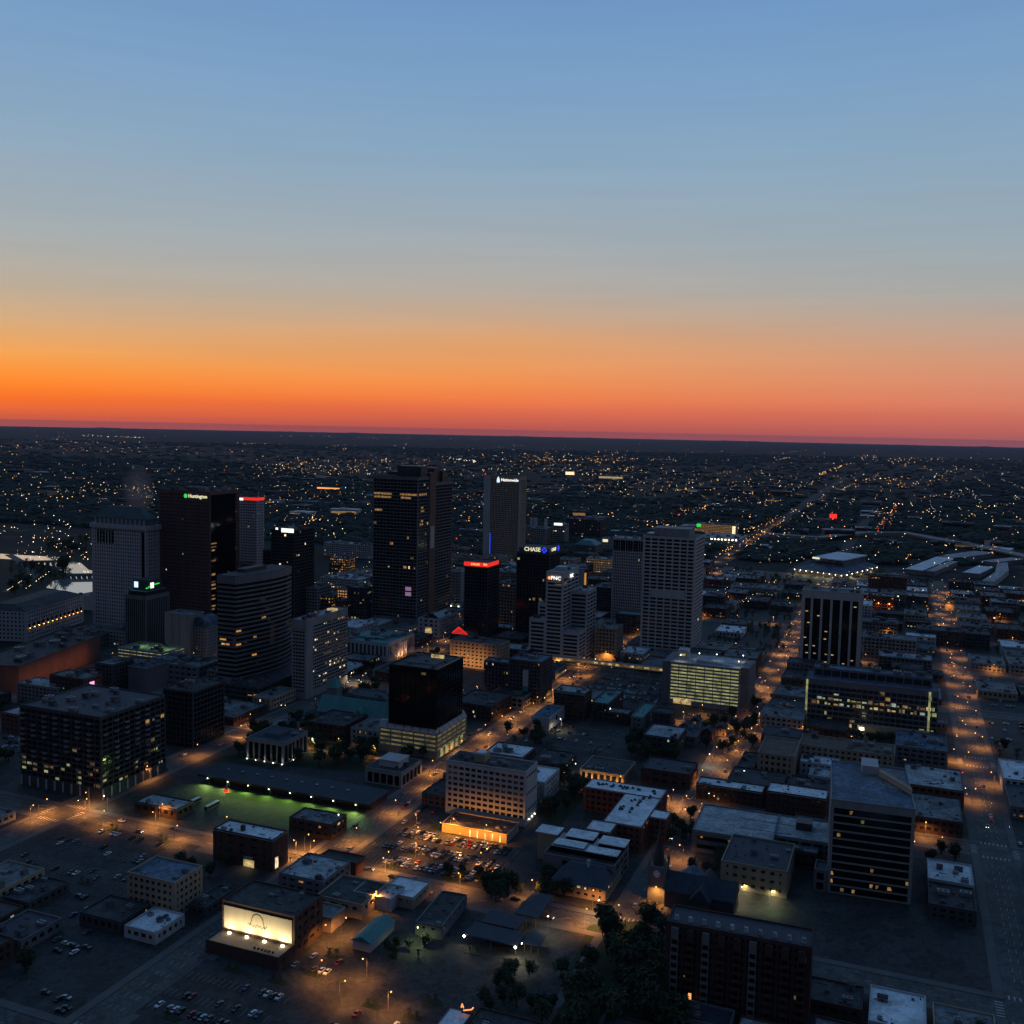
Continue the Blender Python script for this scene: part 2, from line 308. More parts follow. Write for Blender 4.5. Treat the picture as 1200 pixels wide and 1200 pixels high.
def body(R,a,b,h,o=(0,0),z0=0,wall='concrete',glass='glass',fh=3.8,bay=4.,band=.45,pier=.25,lit=.04,lits=None,pal='mix',base=0,top=.8,roof='roof_grey',units=3,d=.35,parapet=.8,us=(3,7),litrows=(),basemat=None,runs=True,nosill=False):
    x0,y0=o;x1,y1=x0+a,y0+b
    c=MB();c.box(x0,x1,y0,y1,z0,h);c.obj('glazing' if band<1 else 'wall',glass if band<1 else wall,R)
    nf=max(1,round((h-top-base-z0)/fh));fz=(h-top-base-z0)/nf;zb=z0+base
    f=MB()
    def ring(m,e,za,zc,mt=0):
        m.box(x0-e,x1+e,y0-e,y0,za,zc,mt);m.box(x1,x1+e,y0,y1,za,zc,mt);m.box(x0-e,x1+e,y1,y1+e,za,zc,mt);m.box(x0-e,x0,y0,y1,za,zc,mt)
    if band<1:
        if band>0:
            for i in range(nf):ring(f,d,zb+i*fz,zb+i*fz+band*fz)
        ring(f,d,h-top,h)
        if base>0 and basemat!='open':ring(f,d+.05,z0,zb)
        nx=max(1,round(a/bay));ny=max(1,round(b/bay));e=d+.08
        if pier>0:
            w=pier*bay/2;zt=h-top-.01
            for k in range(1,nx):
                x=x0+k*a/nx;f.box(x-w,x+w,y0-e,y0,zb,zt);f.box(x-w,x+w,y1,y1+e,zb,zt)
            for k in range(1,ny):
                y=y0+k*b/ny;f.box(x1,x1+e,y-w,y+w,zb,zt);f.box(x0-e,x0,y-w,y+w,zb,zt)
            q=max(w*2,.6)
            for xa,xb in ((x0-e,x0+q),(x1-q,x1+e)):
                for ya,yb in ((y0-e,y0+q),(y1-q,y1+e)):f.box(xa,xb,ya,yb,z0,zt+.02)
        fo=f.obj('facade',wall,R)
        wn=MB();ps=PAL[pal];pn=sorted(set(ps))
        lits=lit if lits is None else lits
        for i in range(nf):
            za=zb+i*fz+band*fz+.05;zt_=zb+(i+1)*fz-.08
            fl=random.choice((.25,.5,.6,1,2.2)) if runs else 1
            on=False
            for face,n,p,ln in (('F',nx,lit,a),('R',ny,lits,b),('L',ny,lits,b),('B',nx,lit,a)):
                w=pier*bay/2+.12
                for k in range(n):
                    pp=p*fl*(5 if on else 1)
                    on=random.random()<pp or (i in litrows and face in 'FR' and random.random()<.9)
                    if not on:continue
                    zc=zt_-(random.choice((0,0,.25,.5))*(zt_-za) if not litrows else 0);mt=pn.index(random.choice(ps));s0=k*ln/n+w;s1=(k+1)*ln/n-w
                    if random.random()<.45 and not litrows:
                        if random.random()<.5:s1=(s0+s1)/2
                        else:s0=(s0+s1)/2
                    if face=='F':wn.poly([(x0+s0,y0-.06,za),(x0+s1,y0-.06,za),(x0+s1,y0-.06,zc),(x0+s0,y0-.06,zc)],mt)
                    elif face=='R':wn.poly([(x1+.06,y0+s0,za),(x1+.06,y0+s1,za),(x1+.06,y0+s1,zc),(x1+.06,y0+s0,zc)],mt)
                    elif face=='L':wn.poly([(x0-.06,y0+s1,za),(x0-.06,y0+s0,za),(x0-.06,y0+s0,zc),(x0-.06,y0+s1,zc)],mt)
                    else:wn.poly([(x0+s1,y1+.06,za),(x0+s0,y1+.06,za),(x0+s0,y1+.06,zc),(x0+s1,y1+.06,zc)],mt)
        wn.obj('lit_window',pn,R,'stuff')
    r=MB();r.box(x0-d,x1+d,y0-d,y1+d,h,h+.2);r.obj('roof',roof,R)
    if parapet>0:
        p=MB();e=d+.02;t=.45;za,zc=h+.2,h+.2+parapet
        p.box(x0-e,x1+e,y0-e,y0-e+t,za,zc);p.box(x0-e,x1+e,y1+e-t,y1+e,za,zc);p.box(x0-e,x0-e+t,y0-e+t,y1+e-t,za,zc);p.box(x1+e-t,x1+e,y0-e+t,y1+e-t,za,zc)
        p.obj('parapet',wall,R)
    if units and a*b>180:
        v=MB()
        for _ in range(int(min(26,a*b/75))):
            x,y,s=random.uniform(x0+1,x1-1),random.uniform(y0+1,y1-1),random.uniform(.25,.6);z=h+.2
            r_=random.random()
            if r_<.45:v.cyl(x,y,s*.6,z,z+s*1.6,7)
            elif r_<.8:v.box(x-s,x+s,y-s,y+s,z,z+s*1.3)
            else:v.box(x,min(x1-.5,x+s*9),y-.14,y+.14,z,z+.3)
        v.obj('roof_vent','duct',R,'stuff')
    pl=[]
    if units:units=max(units,min(14,int(a*b/230)))
    for k in range(units):
        s=random.uniform(*us);sx_,sy_,sz=s*random.uniform(.6,1.2),s*random.uniform(.5,.9),min(s*.5,3.2)
        if sx_>a*.6 or sy_>b*.6:continue
        for _ in range(8):
            x=random.uniform(x0+sx_*.6+.5,x1-sx_*.6-.5);y=random.uniform(y0+sy_*.6+.5,y1-sy_*.6-.5)
            if all(abs(x-X)>(sx_+S)/2+.5 or abs(y-Y)>(sy_+T)/2+.5 for X,Y,S,T in pl):
                pl.append((x,y,sx_,sy_));u=link('roof_unit',UM[random.choice((0,0,1,2))],R,loc=(x,y,h+.2));u.scale=(sx_,sy_,sz);break
def solve(px,yt,yb,pl,pr,rot=0,b=None,a=None,side='R'):
    ga=GA+R_(rot);s,c=math.sin(ga),math.cos(ga);U=(s,c);V=(c,-s)
    bx=px
    for _ in range(4):
        P=at(bx,yb);h=bis(lambda z:proj(P[0],P[1],z)[1]-yt,0,400);bx+=px-proj(P[0],P[1],h)[0]
    P=at(bx,yb)
    if side=='R':
        if a is None:a=bis(lambda t:proj(P[0]-t*V[0],P[1]-t*V[1],h)[0]-pl,0,400)
        O=(P[0]-a*V[0],P[1]-a*V[1]);q=P
    else:
        if a is None:a=bis(lambda t:proj(P[0]+t*V[0],P[1]+t*V[1],h)[0]-pr,0,400)
        O=P;q=P
    if b is None:b=bis(lambda t:proj(q[0]+t*U[0],q[1]+t*U[1],h)[0]-(pr if side=='R' else pl),0,300)
    return O,a,b,h,ga
def occ(O,a,b,ga,pad=3):
    s,c=math.sin(ga),math.cos(ga);pts=[UV(O[0]+i*c+j*s,O[1]-i*s+j*c) for i,j in ((0,0),(a,0),(a,b),(0,b))]
    us=[p[0] for p in pts];vs=[p[1] for p in pts];OCC.append((min(us)-pad,max(us)+pad,min(vs)-pad,max(vs)+pad))
INFO={}
LOG=[]
def B(name,label,px,yt,yb,pl,pr,rot=0,b=None,a=None,side='R',cat='building',bare=False,**k):
    O,a,b,h,ga=solve(px,yt,yb,pl,pr,rot,b,a,side)
    R=thing(name,label,cat,(O[0],O[1],0),-ga);occ(O,a,b,ga)
    LOG.append((name,round(UV(*O)[0]),round(UV(*O)[1]),round(a),round(b),round(h)))
    if not bare:body(R,a,b,h,**k)
    return R,a,b,h
def BU(name,label,u,v,a,b,h,rot=0,cat='building',bare=False,group=None,**k):
    x,y=W2(u,v);R=thing(name,label,cat,(x,y,0),-GA-R_(rot),group);occ((x,y),a,b,GA+R_(rot))
    if not bare:body(R,a,b,h,**k)
    return R
def text(s,size,mats,parent,loc,face='F',ext=.15,name='lettering'):
    cu=bpy.data.curves.new('lettering','FONT');cu.body=s;cu.size=size;cu.extrude=ext;cu.align_x='CENTER';cu.align_y='CENTER';cu.resolution_u=2
    cu.offset=size*.012
    o=bpy.data.objects.new('t',cu);COL.objects.link(o);dg=bpy.context.evaluated_depsgraph_get();dg.update()
    me=bpy.data.meshes.new_from_object(o.evaluated_get(dg));bpy.data.objects.remove(o);me.materials.clear();me.materials.append(MAT(mats))
    t=link(name,me,parent,loc=loc);t.rotation_euler=(R_(90),0,0 if face=='F' else R_(90));return t
def spot(parent,loc,tgt,e,col,size=140,blend=.7,r=.25):
    l=bpy.data.lights.new('lamp_light','SPOT');l.energy=e;l.color=col;l.spot_size=R_(size);l.spot_blend=blend;l.shadow_soft_size=r
    o=bpy.data.objects.new('lamp_light',l);COL.objects.link(o);o.parent=parent;o.location=loc
    o.rotation_euler=(Vector(tgt)-Vector(loc)).to_track_quat('-Z','Y').to_euler();return o
# ------------------------------------------------------------------ the towers
# grey government tower with green hipped roof
R,a,b,h=B('government_tower','pale grey tower with green hipped roof and dark slots under its cornice',171,622,742,108,186,wall='pale',glass='glass',fh=4.1,bay=3.4,band=.5,pier=.52,lit=.004,lits=.01,roof='roof_grey',units=0,parapet=0)
m=MB();m.box(-2,a+2,-2,b+2,h+.2,h+5);m.obj('cornice','pale',R)
m=MB();m.box(2,a-2,2,b-2,h+5,h+12);m.obj('crown_wall','grey_stone',R)
m=MB()
for k in range(12):
    x=4+k*(a-8)/11;m.box(x-.8,x+.8,1.2,1.99,h+5,h+11.5)
m.objs('crown_pier','pale',R)
m=MB();z=h+12;m.prism([(.5,.5),(a-.5,.5),(a-.5,b-.5),(.5,b-.5)],z,z+13,0,[(a*.22,b*.42),(a*.78,b*.42),(a*.78,b*.58),(a*.22,b*.58)]);m.obj('hipped_roof','roof_copper',R)
m=MB();w=a*.34
for k in range(6):
    x=a*.1+k*a*.055;m.box(x,x+a*.03,-.62,-.02,h-17,h-2)
m.box(a-6,a-2,-.7,-.02,10,h-2);m.objs('window_slot','glass_black',R)
# dark ribbed tower with logo box
R,a,b,h=B('ribbed_office_tower','dark ribbed tower with rounded top and lit logo box, before grey government tower',171,700,764,147,198,wall='grey_stone',glass='glass_black',fh=60,bay=2.6,band=0,pier=.4,lit=0,lits=0,top=3,base=4,units=0,roof='roof_dark')
body(R,a-5,b-5,h+5,(2.5,2.5),h+.2,wall='dark_stone',glass='glass_black',fh=5,bay=2,band=.2,pier=.3,lit=0,units=0,roof='roof_green',parapet=0)
m=MB();m.box(4,a-3,b*.2,b*.8,h+5.2,h+16);lb=m.obj('logo_box','metal_dark',R)
m=MB();m.box(5.5,10.5,b*.2-.3,b*.2-.02,h+8,h+14);m.obj('white_logo','sign_sky',R)
m=MB();m.box(a-3+.03,a-2.7,b*.2+3,b*.2+8,h+7.6,h+13.4);m.obj('white_logo','sign_white',R)
m=MB()
for y0,y1,z0 in ((b*.2-4,b*.2-.5,8),(b*.2-.5,b*.2+2.9,9),(b*.2+8.1,b*.2+12,10.6),(b*.2+12,b*.2+16,10.8)):m.box(a-2.66,a-2.4,y0,y1,h+z0,h+z0+1.2)
m.objs('green_swoosh','sign_green',R)
# pale windowless block with blue vaulted neighbour
R,a,b,h=B('blank_block','pale windowless grey slab block at foot of red granite tower',222,722,771,193,226,b=22,wall='concrete',band=1,units=2,roof='roof_grey',parapet=1)
m=MB()
for x in (.3,.58):m.box(a*x,a*x+.35,-.15,-.01,1,h-1)
m.objs('joint','dark_stone',R)
R,a,b,h=B('vaulted_apartment_block','small grey block with blue barrel roof right of the windowless slab',242,736,771,223,246,b=22,wall='concrete',fh=3.4,bay=3.2,band=.5,pier=.5,lit=.01,roof='roof_blue',units=0,parapet=0)
m=MB();m.prism([(0,h+.2),(a,h+.2),(a*.93,h+6),(a*.75,h+9.5),(a*.5,h+11),(a*.25,h+9.5),(a*.07,h+6)],-.2,b);me=m.mesh('vault','roof_blue')
for vv in me.vertices:
    x,z,y=vv.co;vv.co=(x,y,z)
link('vault',me,R)
# red granite tower
R,a,b,h=B('granite_bank_tower','broad dark red granite tower with green and white lit sign at its top',246,577,744,187,280,wall='red_granite',glass='glass_black',fh=3.9,bay=2.6,band=.48,pier=.42,lit=.006,lits=.01,roof='roof_dark',units=4,top=3,us=(5,9))
m=MB();m.box(a+.46,a+.58,1.,b-7,6,h-3.2);m.obj('dark_curtain_wall','glass_black',R)
m=MB();z=[8+k*3.9 for k in range(25)]
for q in z:
    if random.random()<.72 and not 16<q<25:m.box(a+.6,a+.66,1.5,random.uniform(6,10.5),q,q+random.uniform(1.2,2.4),random.choice((0,0,1)))
m.obj('lit_stair',['lit_warm','lit_dim'],R,'stuff')
m=MB();pts=[(2.6*math.cos(6.2832*k/6),2.6*math.sin(6.2832*k/6)) for k in range(6)];m.prism(pts,0,.3);e=m.obj('green_emblem','sign_green',R);e.rotation_euler=(R_(90),0,0);e.location=(a*.53,-.5,h-5.2)
text('Huntington',5.6,'sign_cream',R,(a*.77,-.75,h-5.2),name='sign_lettering')
# pale slab with red light band
R,a,b,h=B('red_crowned_tower','pale slab tower wearing a red light band, behind the granite tower',301,585,722,279,309,wall='pale',glass='glass',fh=3.4,bay=3.6,band=.5,pier=.3,lit=.012,roof='roof_grey',units=2,top=3)
m=MB();m.box(-1,a+1,-1,-.45,h-1.6,h+1.6);m.box(a+.45,a+1,-.45,b,h-1.6,h+1.6);m.obj('red_light_band','sign_red',R)
m=MB();m.box(a*.1,a*.3,-1.3,-1.02,h-2.2,h+.6);m.obj('lit_emblem','sign_white',R)
R,a,b,h=B('setback_block','small pale block with dark blue top floor below the red crowned tower',296,668,722,279,304,wall='pale',fh=3.6,bay=3.2,band=.5,pier=.45,lit=.01,units=0,roof='roof_blue')
body(R,a*.8,b*.7,h+9,(a*.1,b*.15),h+.2,wall='dark_stone',band=.4,lit=0,units=0,roof='roof_blue')
# black stepped tower with white sign
R,a,b,h=B('stepped_black_tower','black glass tower with stepped sides and a white lit sign on top',345,622,738,318,368,wall='dark_stone',glass='glass_black',fh=3.8,bay=3.4,band=.35,pier=.2,lit=.02,lits=.02,pal='white',roof='roof_dark',units=3)
for x,w,dz in ((-14,14,26),(-26,12,45)):body(R,w,b*.8,h-dz,(x,b*.1),0,wall='dark_stone',glass='glass_black',fh=3.8,bay=3,band=.35,pier=.2,lit=.05,pal='white',roof='roof_dark',units=0)
m=MB();m.box(a*.45,a*.98,-.7,-.4,h-2.5,h+2.2);m.box(a*.2,a*.3,-.7,-.4,h,h+2.4);m.objs('white_sign','sign_white',R)
R,a,b,h=B('grey_banded_block','grey banded mid rise with orange reflections left of the street gap',372,690,735,343,388,wall='concrete',fh=3.7,bay=4,band=.5,pier=.2,lit=.03,pal='orange',roof='roof_dark')
# curved banded tower
O,a,b,h,ga=solve(276,677,815,255,338);R=thing('curved_banded_tower','dark tower with pale horizontal bands wrapping a curved front',  'building',(O[0],O[1],0),-ga);occ(O,a,b,ga)
def curve(e):
    p=[(-e,-e),(a+e,-e)]
    for k in range(15):
        t=k/14;p.append((a+e+b*.13*math.sin(t*3.1416*.62)-(t**3)*a*.35,t*b))
    p.append((-e,b+e));return p
m=MB();m.prism(curve(0),0,h);m.obj('glazing','glass_black',R)
m=MB();nf=22
for k in range(nf+1):
    z=10+k*(h-16)/nf;m.prism(curve(.45),z,z+(h-16)/nf*.42)
m.prism(curve(.5),h-5.5,h+.8);m.prism(curve(.5),0,9);m.objs('spandrel_band','grey_stone',R)
m=MB();m.prism(curve(.1),h+.8,h+1.2);m.obj('roof','roof_dark',R)
m=MB();m.box(a*.1,a*.6,b*.3,b*.7,h+1.2,h+4);m.obj('penthouse','dark_stone',R)
wn=MB()
for k in (5,8,9,11,13):
    z=10+k*(h-16)/nf+(h-16)/nf*.46;t=random.random()*.8;i=2+int(t*12);c=curve(.1);p,q=c[i],c[i+1];f=random.random()*.4
    p=(p[0]+(q[0]-p[0])*f,p[1]+(q[1]-p[1])*f);wn.poly([p+(z,),q+(z,),q+(z+1.6,),p+(z+1.6,)],random.randrange(3))
for k in range(4):
    z=10+random.choice((5,8,9,12))*(h-16)/nf+(h-16)/nf*.46;x=random.uniform(.5,a-6);wn.poly([(x,-.1,z),(x+4,-.1,z),(x+4,-.1,z+1.5),(x,-.1,z+1.5)],random.randrange(3))
wn.obj('lit_window',['lit_yellow','lit_warm','lit_orange'],R,'stuff')
BU('tower_podium','low dark podium with a lit strip at foot of the curved tower',UV(*O)[0]-14,UV(*O)[1]-6,a+40,b+22,13,wall='dark_stone',fh=4.5,bay=6,band=.5,pier=.2,lit=.05,roof='roof_slate',units=3)
# banded tower with blank end wall
R,a,b,h=B('hotel_style_tower','dark banded tower with blank pier and scattered lit windows, right of curved tower',358,728,820,343,407,wall='concrete',glass='glass',fh=3.1,bay=3.4,band=.5,pier=.12,lit=0,lits=.055,pal='white',roof='roof_pale',units=6,top=6,base=5)
m=MB();m.box(a+.44,a+.8,-.44,b*.16,0,h-.01);m.box(-.8,a+.44,-.8,-.44,h-7,h-.02);m.objs('end_pier','concrete',R)
m=MB();m.cyl(a*.6,b*.75,5,h+.2,h+2.2,14);m.obj('water_tank','lit_yellow',R)  # tank is no lamp: its yellow glow is put into the material
m=MB();m.box(-.9,-.5,2,4,h-9,h-4);m.obj('red_sign','sign_red',R)
# tall office tower (two slabs and a core)
R,a,b,h=B('state_office_tower','tallest black tower, narrow pale floor bands, twin slabs with blank core between',490,560,738,438,530,bare=True)
k=dict(wall='grey_stone',glass='glass_black',fh=3.85,bay=4.5,band=.26,pier=.05,lit=.012,lits=.02,roof='roof_dark',units=0,top=3,base=12)
body(R,a,b*.3,h,(0,0),0,litrows=(),**k)
k['lit']=.0;k['lits']=.01;body(R,a,b*.52,h-8,(0,b*.48),0,**k)
m=MB();m.box(a*.05,a+1.5,b*.3+.4,b*.48-.4,0,h+5);m.obj('core','bronze',R)
m=MB();m.box(a*.45,a*.98,b*.1,b*.29,h+.2,h+13);m.box(a*.52,a*.9,b*.06,b*.099,h+.2,h+9);m.objs('penthouse','metal_dark',R)
m=MB();m.box(a*.55,a*.95,b*.52,b*.7,h-7.8,h+10);m.prism([(a*.5,b*.7),(a,b*.7),(a,b*.95),(a*.5,b*.95)],h-7.8,h+6,0,[(a*.5,b*.7),(a,b*.7),(a,b*.72),(a*.5,b*.72)]);m.objs('stair_penthouse','metal_dark',R)
m=MB();m.box(a+1.52,a+1.8,b*.33,b*.44,h*.52,h*.67);m.obj('pale_panel','pale',R)
m=MB();nf=round((h-15)/3.85);fz=(h-15)/nf
for r,x0,x1 in ((nf-5,.0,.42),(nf-6,.02,.4),(nf-5,.6,1.),(nf-6,.62,.85),(nf-10,.03,.2)):m.poly([(a*x0,-.1,12+(r+.36)*fz),(a*x1,-.1,12+(r+.36)*fz),(a*x1,-.1,12+(r+.92)*fz),(a*x0,-.1,12+(r+.92)*fz)])
for r,x0,x1 in ((nf-5,.1,.8),(nf-9,.3,.5),(nf-10,.3,.6),(nf-13,.3,.5),(nf-14,.2,.5)):m.poly([(a+.1,b*.3*x0,12+(r+.36)*fz),(a+.1,b*.3*x1,12+(r+.36)*fz),(a+.1,b*.3*x1,12+(r+.92)*fz),(a+.1,b*.3*x0,12+(r+.92)*fz)])
m.obj('lit_floor','lit_warm',R,'stuff')
m=MB();m.box(a*.75,a*.88,-.6,-.4,h*.22,h*.245);m.box(a*.75,a*.88,-.6,-.4,h*.255,h*.28);m.objs('lit_panel','sign_lilac',R)
# insurance tower with white sign
R,a,b,h=B('insurance_tower','broad brown tower with white lit name at its top and blue light at foot',610,559,656,568,617,wall='tan',glass='glass',fh=3.8,bay=3,band=.5,pier=.4,lit=.02,pal='dim',roof='roof_dark',units=2,top=6)
m=MB();m.box(-1,a*.18,-1,-.45,0,h+1);m.box(a-2,a+1,-1,-.45,0,h-.02);m.objs('end_pier','pale',R)
m=MB();m.prism([(-2.,-3.2),(2.,-3.2),(2.2,-.5),(1.2,2.2),(.5,3.6),(-.5,3.6),(-1.2,2.2),(-2.2,-.5)],0,.4);e=m.obj('eagle_emblem','sign_sky',R);e.rotation_euler=(R_(90),0,0);e.location=(a*.39,-.7,h-6.5);e.scale=(1.3,1.5,1)
text('Nationwide',7.2,'sign_white',R,(a*.71,-.75,h-6.5),name='sign_lettering')
m=MB();m.box(a*.18+.05,a*.18+1.1,-1.2,-.5,2,46);m.obj('blue_light_strip','sign_blue',R)
m=MB();m.ball(1,1,h+3,1.4);m.obj('beacon','bulb_red',R)
# black tower with red lit crown
R,a,b,h=B('red_signed_tower','black tower whose top wears glowing red signs, left of the octagon sign tower',572,661,748,545,585,wall='dark_stone',glass='glass_black',fh=3.8,bay=3.5,band=.2,pier=.12,lit=.002,roof='roof_dark',units=0,top=5)
m=MB();m.box(-.9,a+.9,-.9,-.45,h-3.6,h+1);m.box(a+.45,a+.9,-.45,b*.9,h-3.4,h+1);m.objs('red_sign_band','sign_red',R)
m=MB()
for x,w,z in ((.28,.05,-2.4),(.35,.1,-2.2),(.47,.04,-2.6),(.53,.12,-2.2),(.82,.08,-1.8),(.92,.05,-2.)):m.box(a*x,a*(x+w),-1.2,-.92,h+z,h+z+2.2)
m.obj('sign_glyph','sign_orange',R,'stuff')
# octagon sign tower
R,a,b,h=B('octagon_signed_tower','black glass tower with lit white lettering and blue octagon on its roof edge',644,650,752,606,656,wall='dark_stone',glass='glass_black',fh=3.8,bay=4.,band=.12,pier=.14,lit=.02,lits=.012,pal='green',roof='roof_dark',units=2,top=1)
body(R,a*.92,b*.9,h+6,(a*.04,b*.05),h+.2,wall='dark_stone',band=1,units=0,roof='roof_dark',parapet=0)
text('CHASE',6.4,'sign_cream',R,(a*.46,b*.05-.8,h+4.4),name='sign_lettering')
def octa(loc,rz):
    m=MB()
    for q in range(4):
        r=q*math.pi/2;c,s=math.cos(r),math.sin(r);P_=[(-1.,1.05),(.9,1.05),(1.9,2.4),(1.,3.1),(-1.,3.1)]
        m.prism([(x*c-y*s,x*s+y*c) for x,y in P_][::-1],0,.3)
    e=m.obj('octagon_emblem','sign_blue',R);e.rotation_euler=(R_(90),0,rz);e.location=loc
octa((a*.83,b*.05-.8,h+4.4),0)
text('CHASE',5.,'sign_cream',R,(a*.97+1.2,b*.4,h+4.4),'R',name='sign_lettering');octa((a*.97+1.2,b*.85,h+4.4),R_(90))
# stepped white office building
O,a,b,h,ga=solve(660,672,778,641,678)
R,a,b,h=B('stepped_white_tower','white stepped office tower with lit letters near its top',660,672,778,641,678,wall='white_stone',glass='glass',fh=3.9,bay=12,band=.42,pier=.1,lit=.01,lits=.02,pal='dim',roof='roof_pale',units=2,top=6,d=.5)
k=dict(wall='white_stone',glass='glass',fh=3.9,bay=12,band=.42,pier=.1,lit=.01,lits=.01,pal='dim',roof='roof_pale',units=1,top=3,d=.5)
body(R,a*1.0,b*.62,h*.77,(a+.6,b*.5),0,**k)
body(R,a*.98,b*.5-2,h*.36,(a+.6,1.2),0,**k)
body(R,a*.75,b*.7,h*.62,(-a*.75-.6,b*.3),0,**k)
body(R,a*.95,b*.28-1.2,h*.47,(-a*.95-.6,0),0,**k)
m=MB();m.box(a*.2,a*.8,b*.3,b*.6,h+.2,h+4);m.obj('penthouse','pale',R)
text('PNC',5.4,'sign_white',R,(a*.58,-1.1,h-5.5),name='sign_lettering')
m=MB();m.cyl(0,0,1.6,0,.3,12);e=m.obj('round_emblem','sign_orange',R);e.rotation_euler=(R_(90),0,0);e.location=(a*.17,-.8,h-5.5)
text('PNC',5.4,'sign_white',R,(a+1.1,b*.5,h-5.5),'R',name='sign_lettering')
OCC.append((UV(*O)[0]-5,UV(*O)[0]+b+8,UV(*O)[1]-a-4,UV(*O)[1]+2*a+4))
R,a,b,h=B('dark_glass_slab','narrow tower of dark glass and grey end pier behind white stepped tower',684,668,745,668,692,wall='grey_stone',glass='glass_black',fh=3.8,bay=40,band=.08,pier=.02,lit=.01,roof='roof_blue',units=0,b=16)
m=MB();m.box(a*.72,a+1,-1.2,-.45,0,h);m.obj('end_pier','pale',R)
m=MB();m.box(a+.45,a+.9,2,8,h-32,h-4);m.obj('lit_column','lit_orange',R)
# twin lattice towers
R,a,b,h=B('ribbed_twin_tower','left, darker ribbed half of twin towers, black louvred band under its roof',757,633,735,719,760,wall='pale',glass='glass_black',fh=3.6,bay=2.2,band=.3,pier=.42,lit=.006,roof='roof_pale',units=4,top=2,b=26)
m=MB()
for q in range(13):m.box(a*(q+.15)/13,a*(q+.85)/13,-.75,-.45,h-14,h-1.5)
m.objs('louvre','glass_black',R)
R,a,b,h=B('lattice_tower','tall pale lattice tower with wide dark window slots, right half of twins',815,632,772,755,825,wall='white_stone',glass='glass_black',fh=3.9,bay=8.,band=.42,pier=.16,lit=.006,lits=.004,pal='white',roof='roof_grey',units=0,top=1.5,d=.8,base=3)
m=MB();m.box(a*.15,a*.85,b*.2,b*.8,h+.2,h+9);m.obj('penthouse','concrete',R)
m=MB();m.box(a*.02,a*.2,b*.1,b*.5,h+.2,h+3);m.obj('roof_plant','steel',R)
m=MB();nf=round((h-4.5)/3.9);fz=(h-4.5)/nf;z=3+(nf-14)*fz
m.box(a*.17,a*.83,-1.2,-.9,z-2.*fz,z-.1);m.obj('mechanical_floor','pale',R)
# white framed tower with black strips
R,a,b,h=B('striped_tower','white framed tower with six black vertical window strips, right side',1010,697,795,941,1013,wall='white_stone',glass='glass_black',fh=95,bay=40,band=0,pier=.0,lit=0,lits=0,roof='roof_grey',units=5,top=7,base=3,b=24,d=.5)
m=MB();n=6
for q in range(n+1):
    x=a*q/n;w=1.1 if 0<q<n else 1.6;x=min(max(x,w-.7),a-w+.7);m.box(x-w,x+w,-.9,-.02,0,h-.02)
for y in (0,b*.33,b*.66,b-1):m.box(a+.02,a+.9,y,y+2,0,h-.02)
m.objs('pier','white_stone',R)
m=MB()
for q in range(n):
    for f in range(22):
        if random.random()<.13 or f in (4,) and random.random()<.7:
            x=a*q/n+1.4+random.random()*4;z=5+f*3.8;m.poly([(x,-.1,z),(x+2.4,-.1,z),(x+2.4,-.1,z+1),(x,-.1,z+1)])
m.obj('lit_window','lit_yellow',R,'stuff')
# parking garage lit yellow
R,a,b,h=B('lit_garage','eleven level parking garage glowing yellow between dark stair piers',867,785,834,786,891,wall='concrete',glass='lit_green',fh=2.95,bay=7.8,band=.5,pier=.07,lit=0,roof='roof_pale',units=0,top=1.1,base=3,d=.5,b=42)
m=MB();m.box(-7,-.9,-.6,b,0,h+1);m.box(a+.9,a+8,-.6,b*.5,0,h+2);m.box(a+.9,a+8,b*.5,b,0,h-.02);m.objs('stair_tower','grey_stone',R)
m=MB();m.box(a*.05,a*.2,b*.35,b*.6,h+.2,h+9);m.obj('lift_house','pale',R);m=MB();m.box(a*.09,a*.16,b*.35-.3,b*.35-.03,h+4,h+5.5);m.obj('lit_panel','lit_yellow',R)
m=MB();m.prism([(a*.35,b*.2),(a*.98,b*.2),(a*.98,b*.34),(a*.35,b*.34)],h+.2,h+3.2,0,[(a*.35,b*.2),(a*.36,b*.2),(a*.36,b*.34),(a*.35,b*.34)]);m.obj('ramp','pale',R)
m=MB();m.box(a*.06,a*.32,-.9,-.56,1,6);m.obj('lit_entrance','lit_yellow',R)
for x,y in ((.35,.5),(.6,.55),(.97,.7),(.97,.1),(.12,.15)):
    m=MB();m.cyl(a*x,b*y,.1,h+.2,h+6,5);p=m.obj('light_pole','steel',R);m=MB();m.ball(a*x,b*y,h+6.2,.5);m.obj('bulb','bulb_white',p);spot(p,(a*x,b*y,h+5.8),(a*x,b*y,h),900,(1,.92,.7))
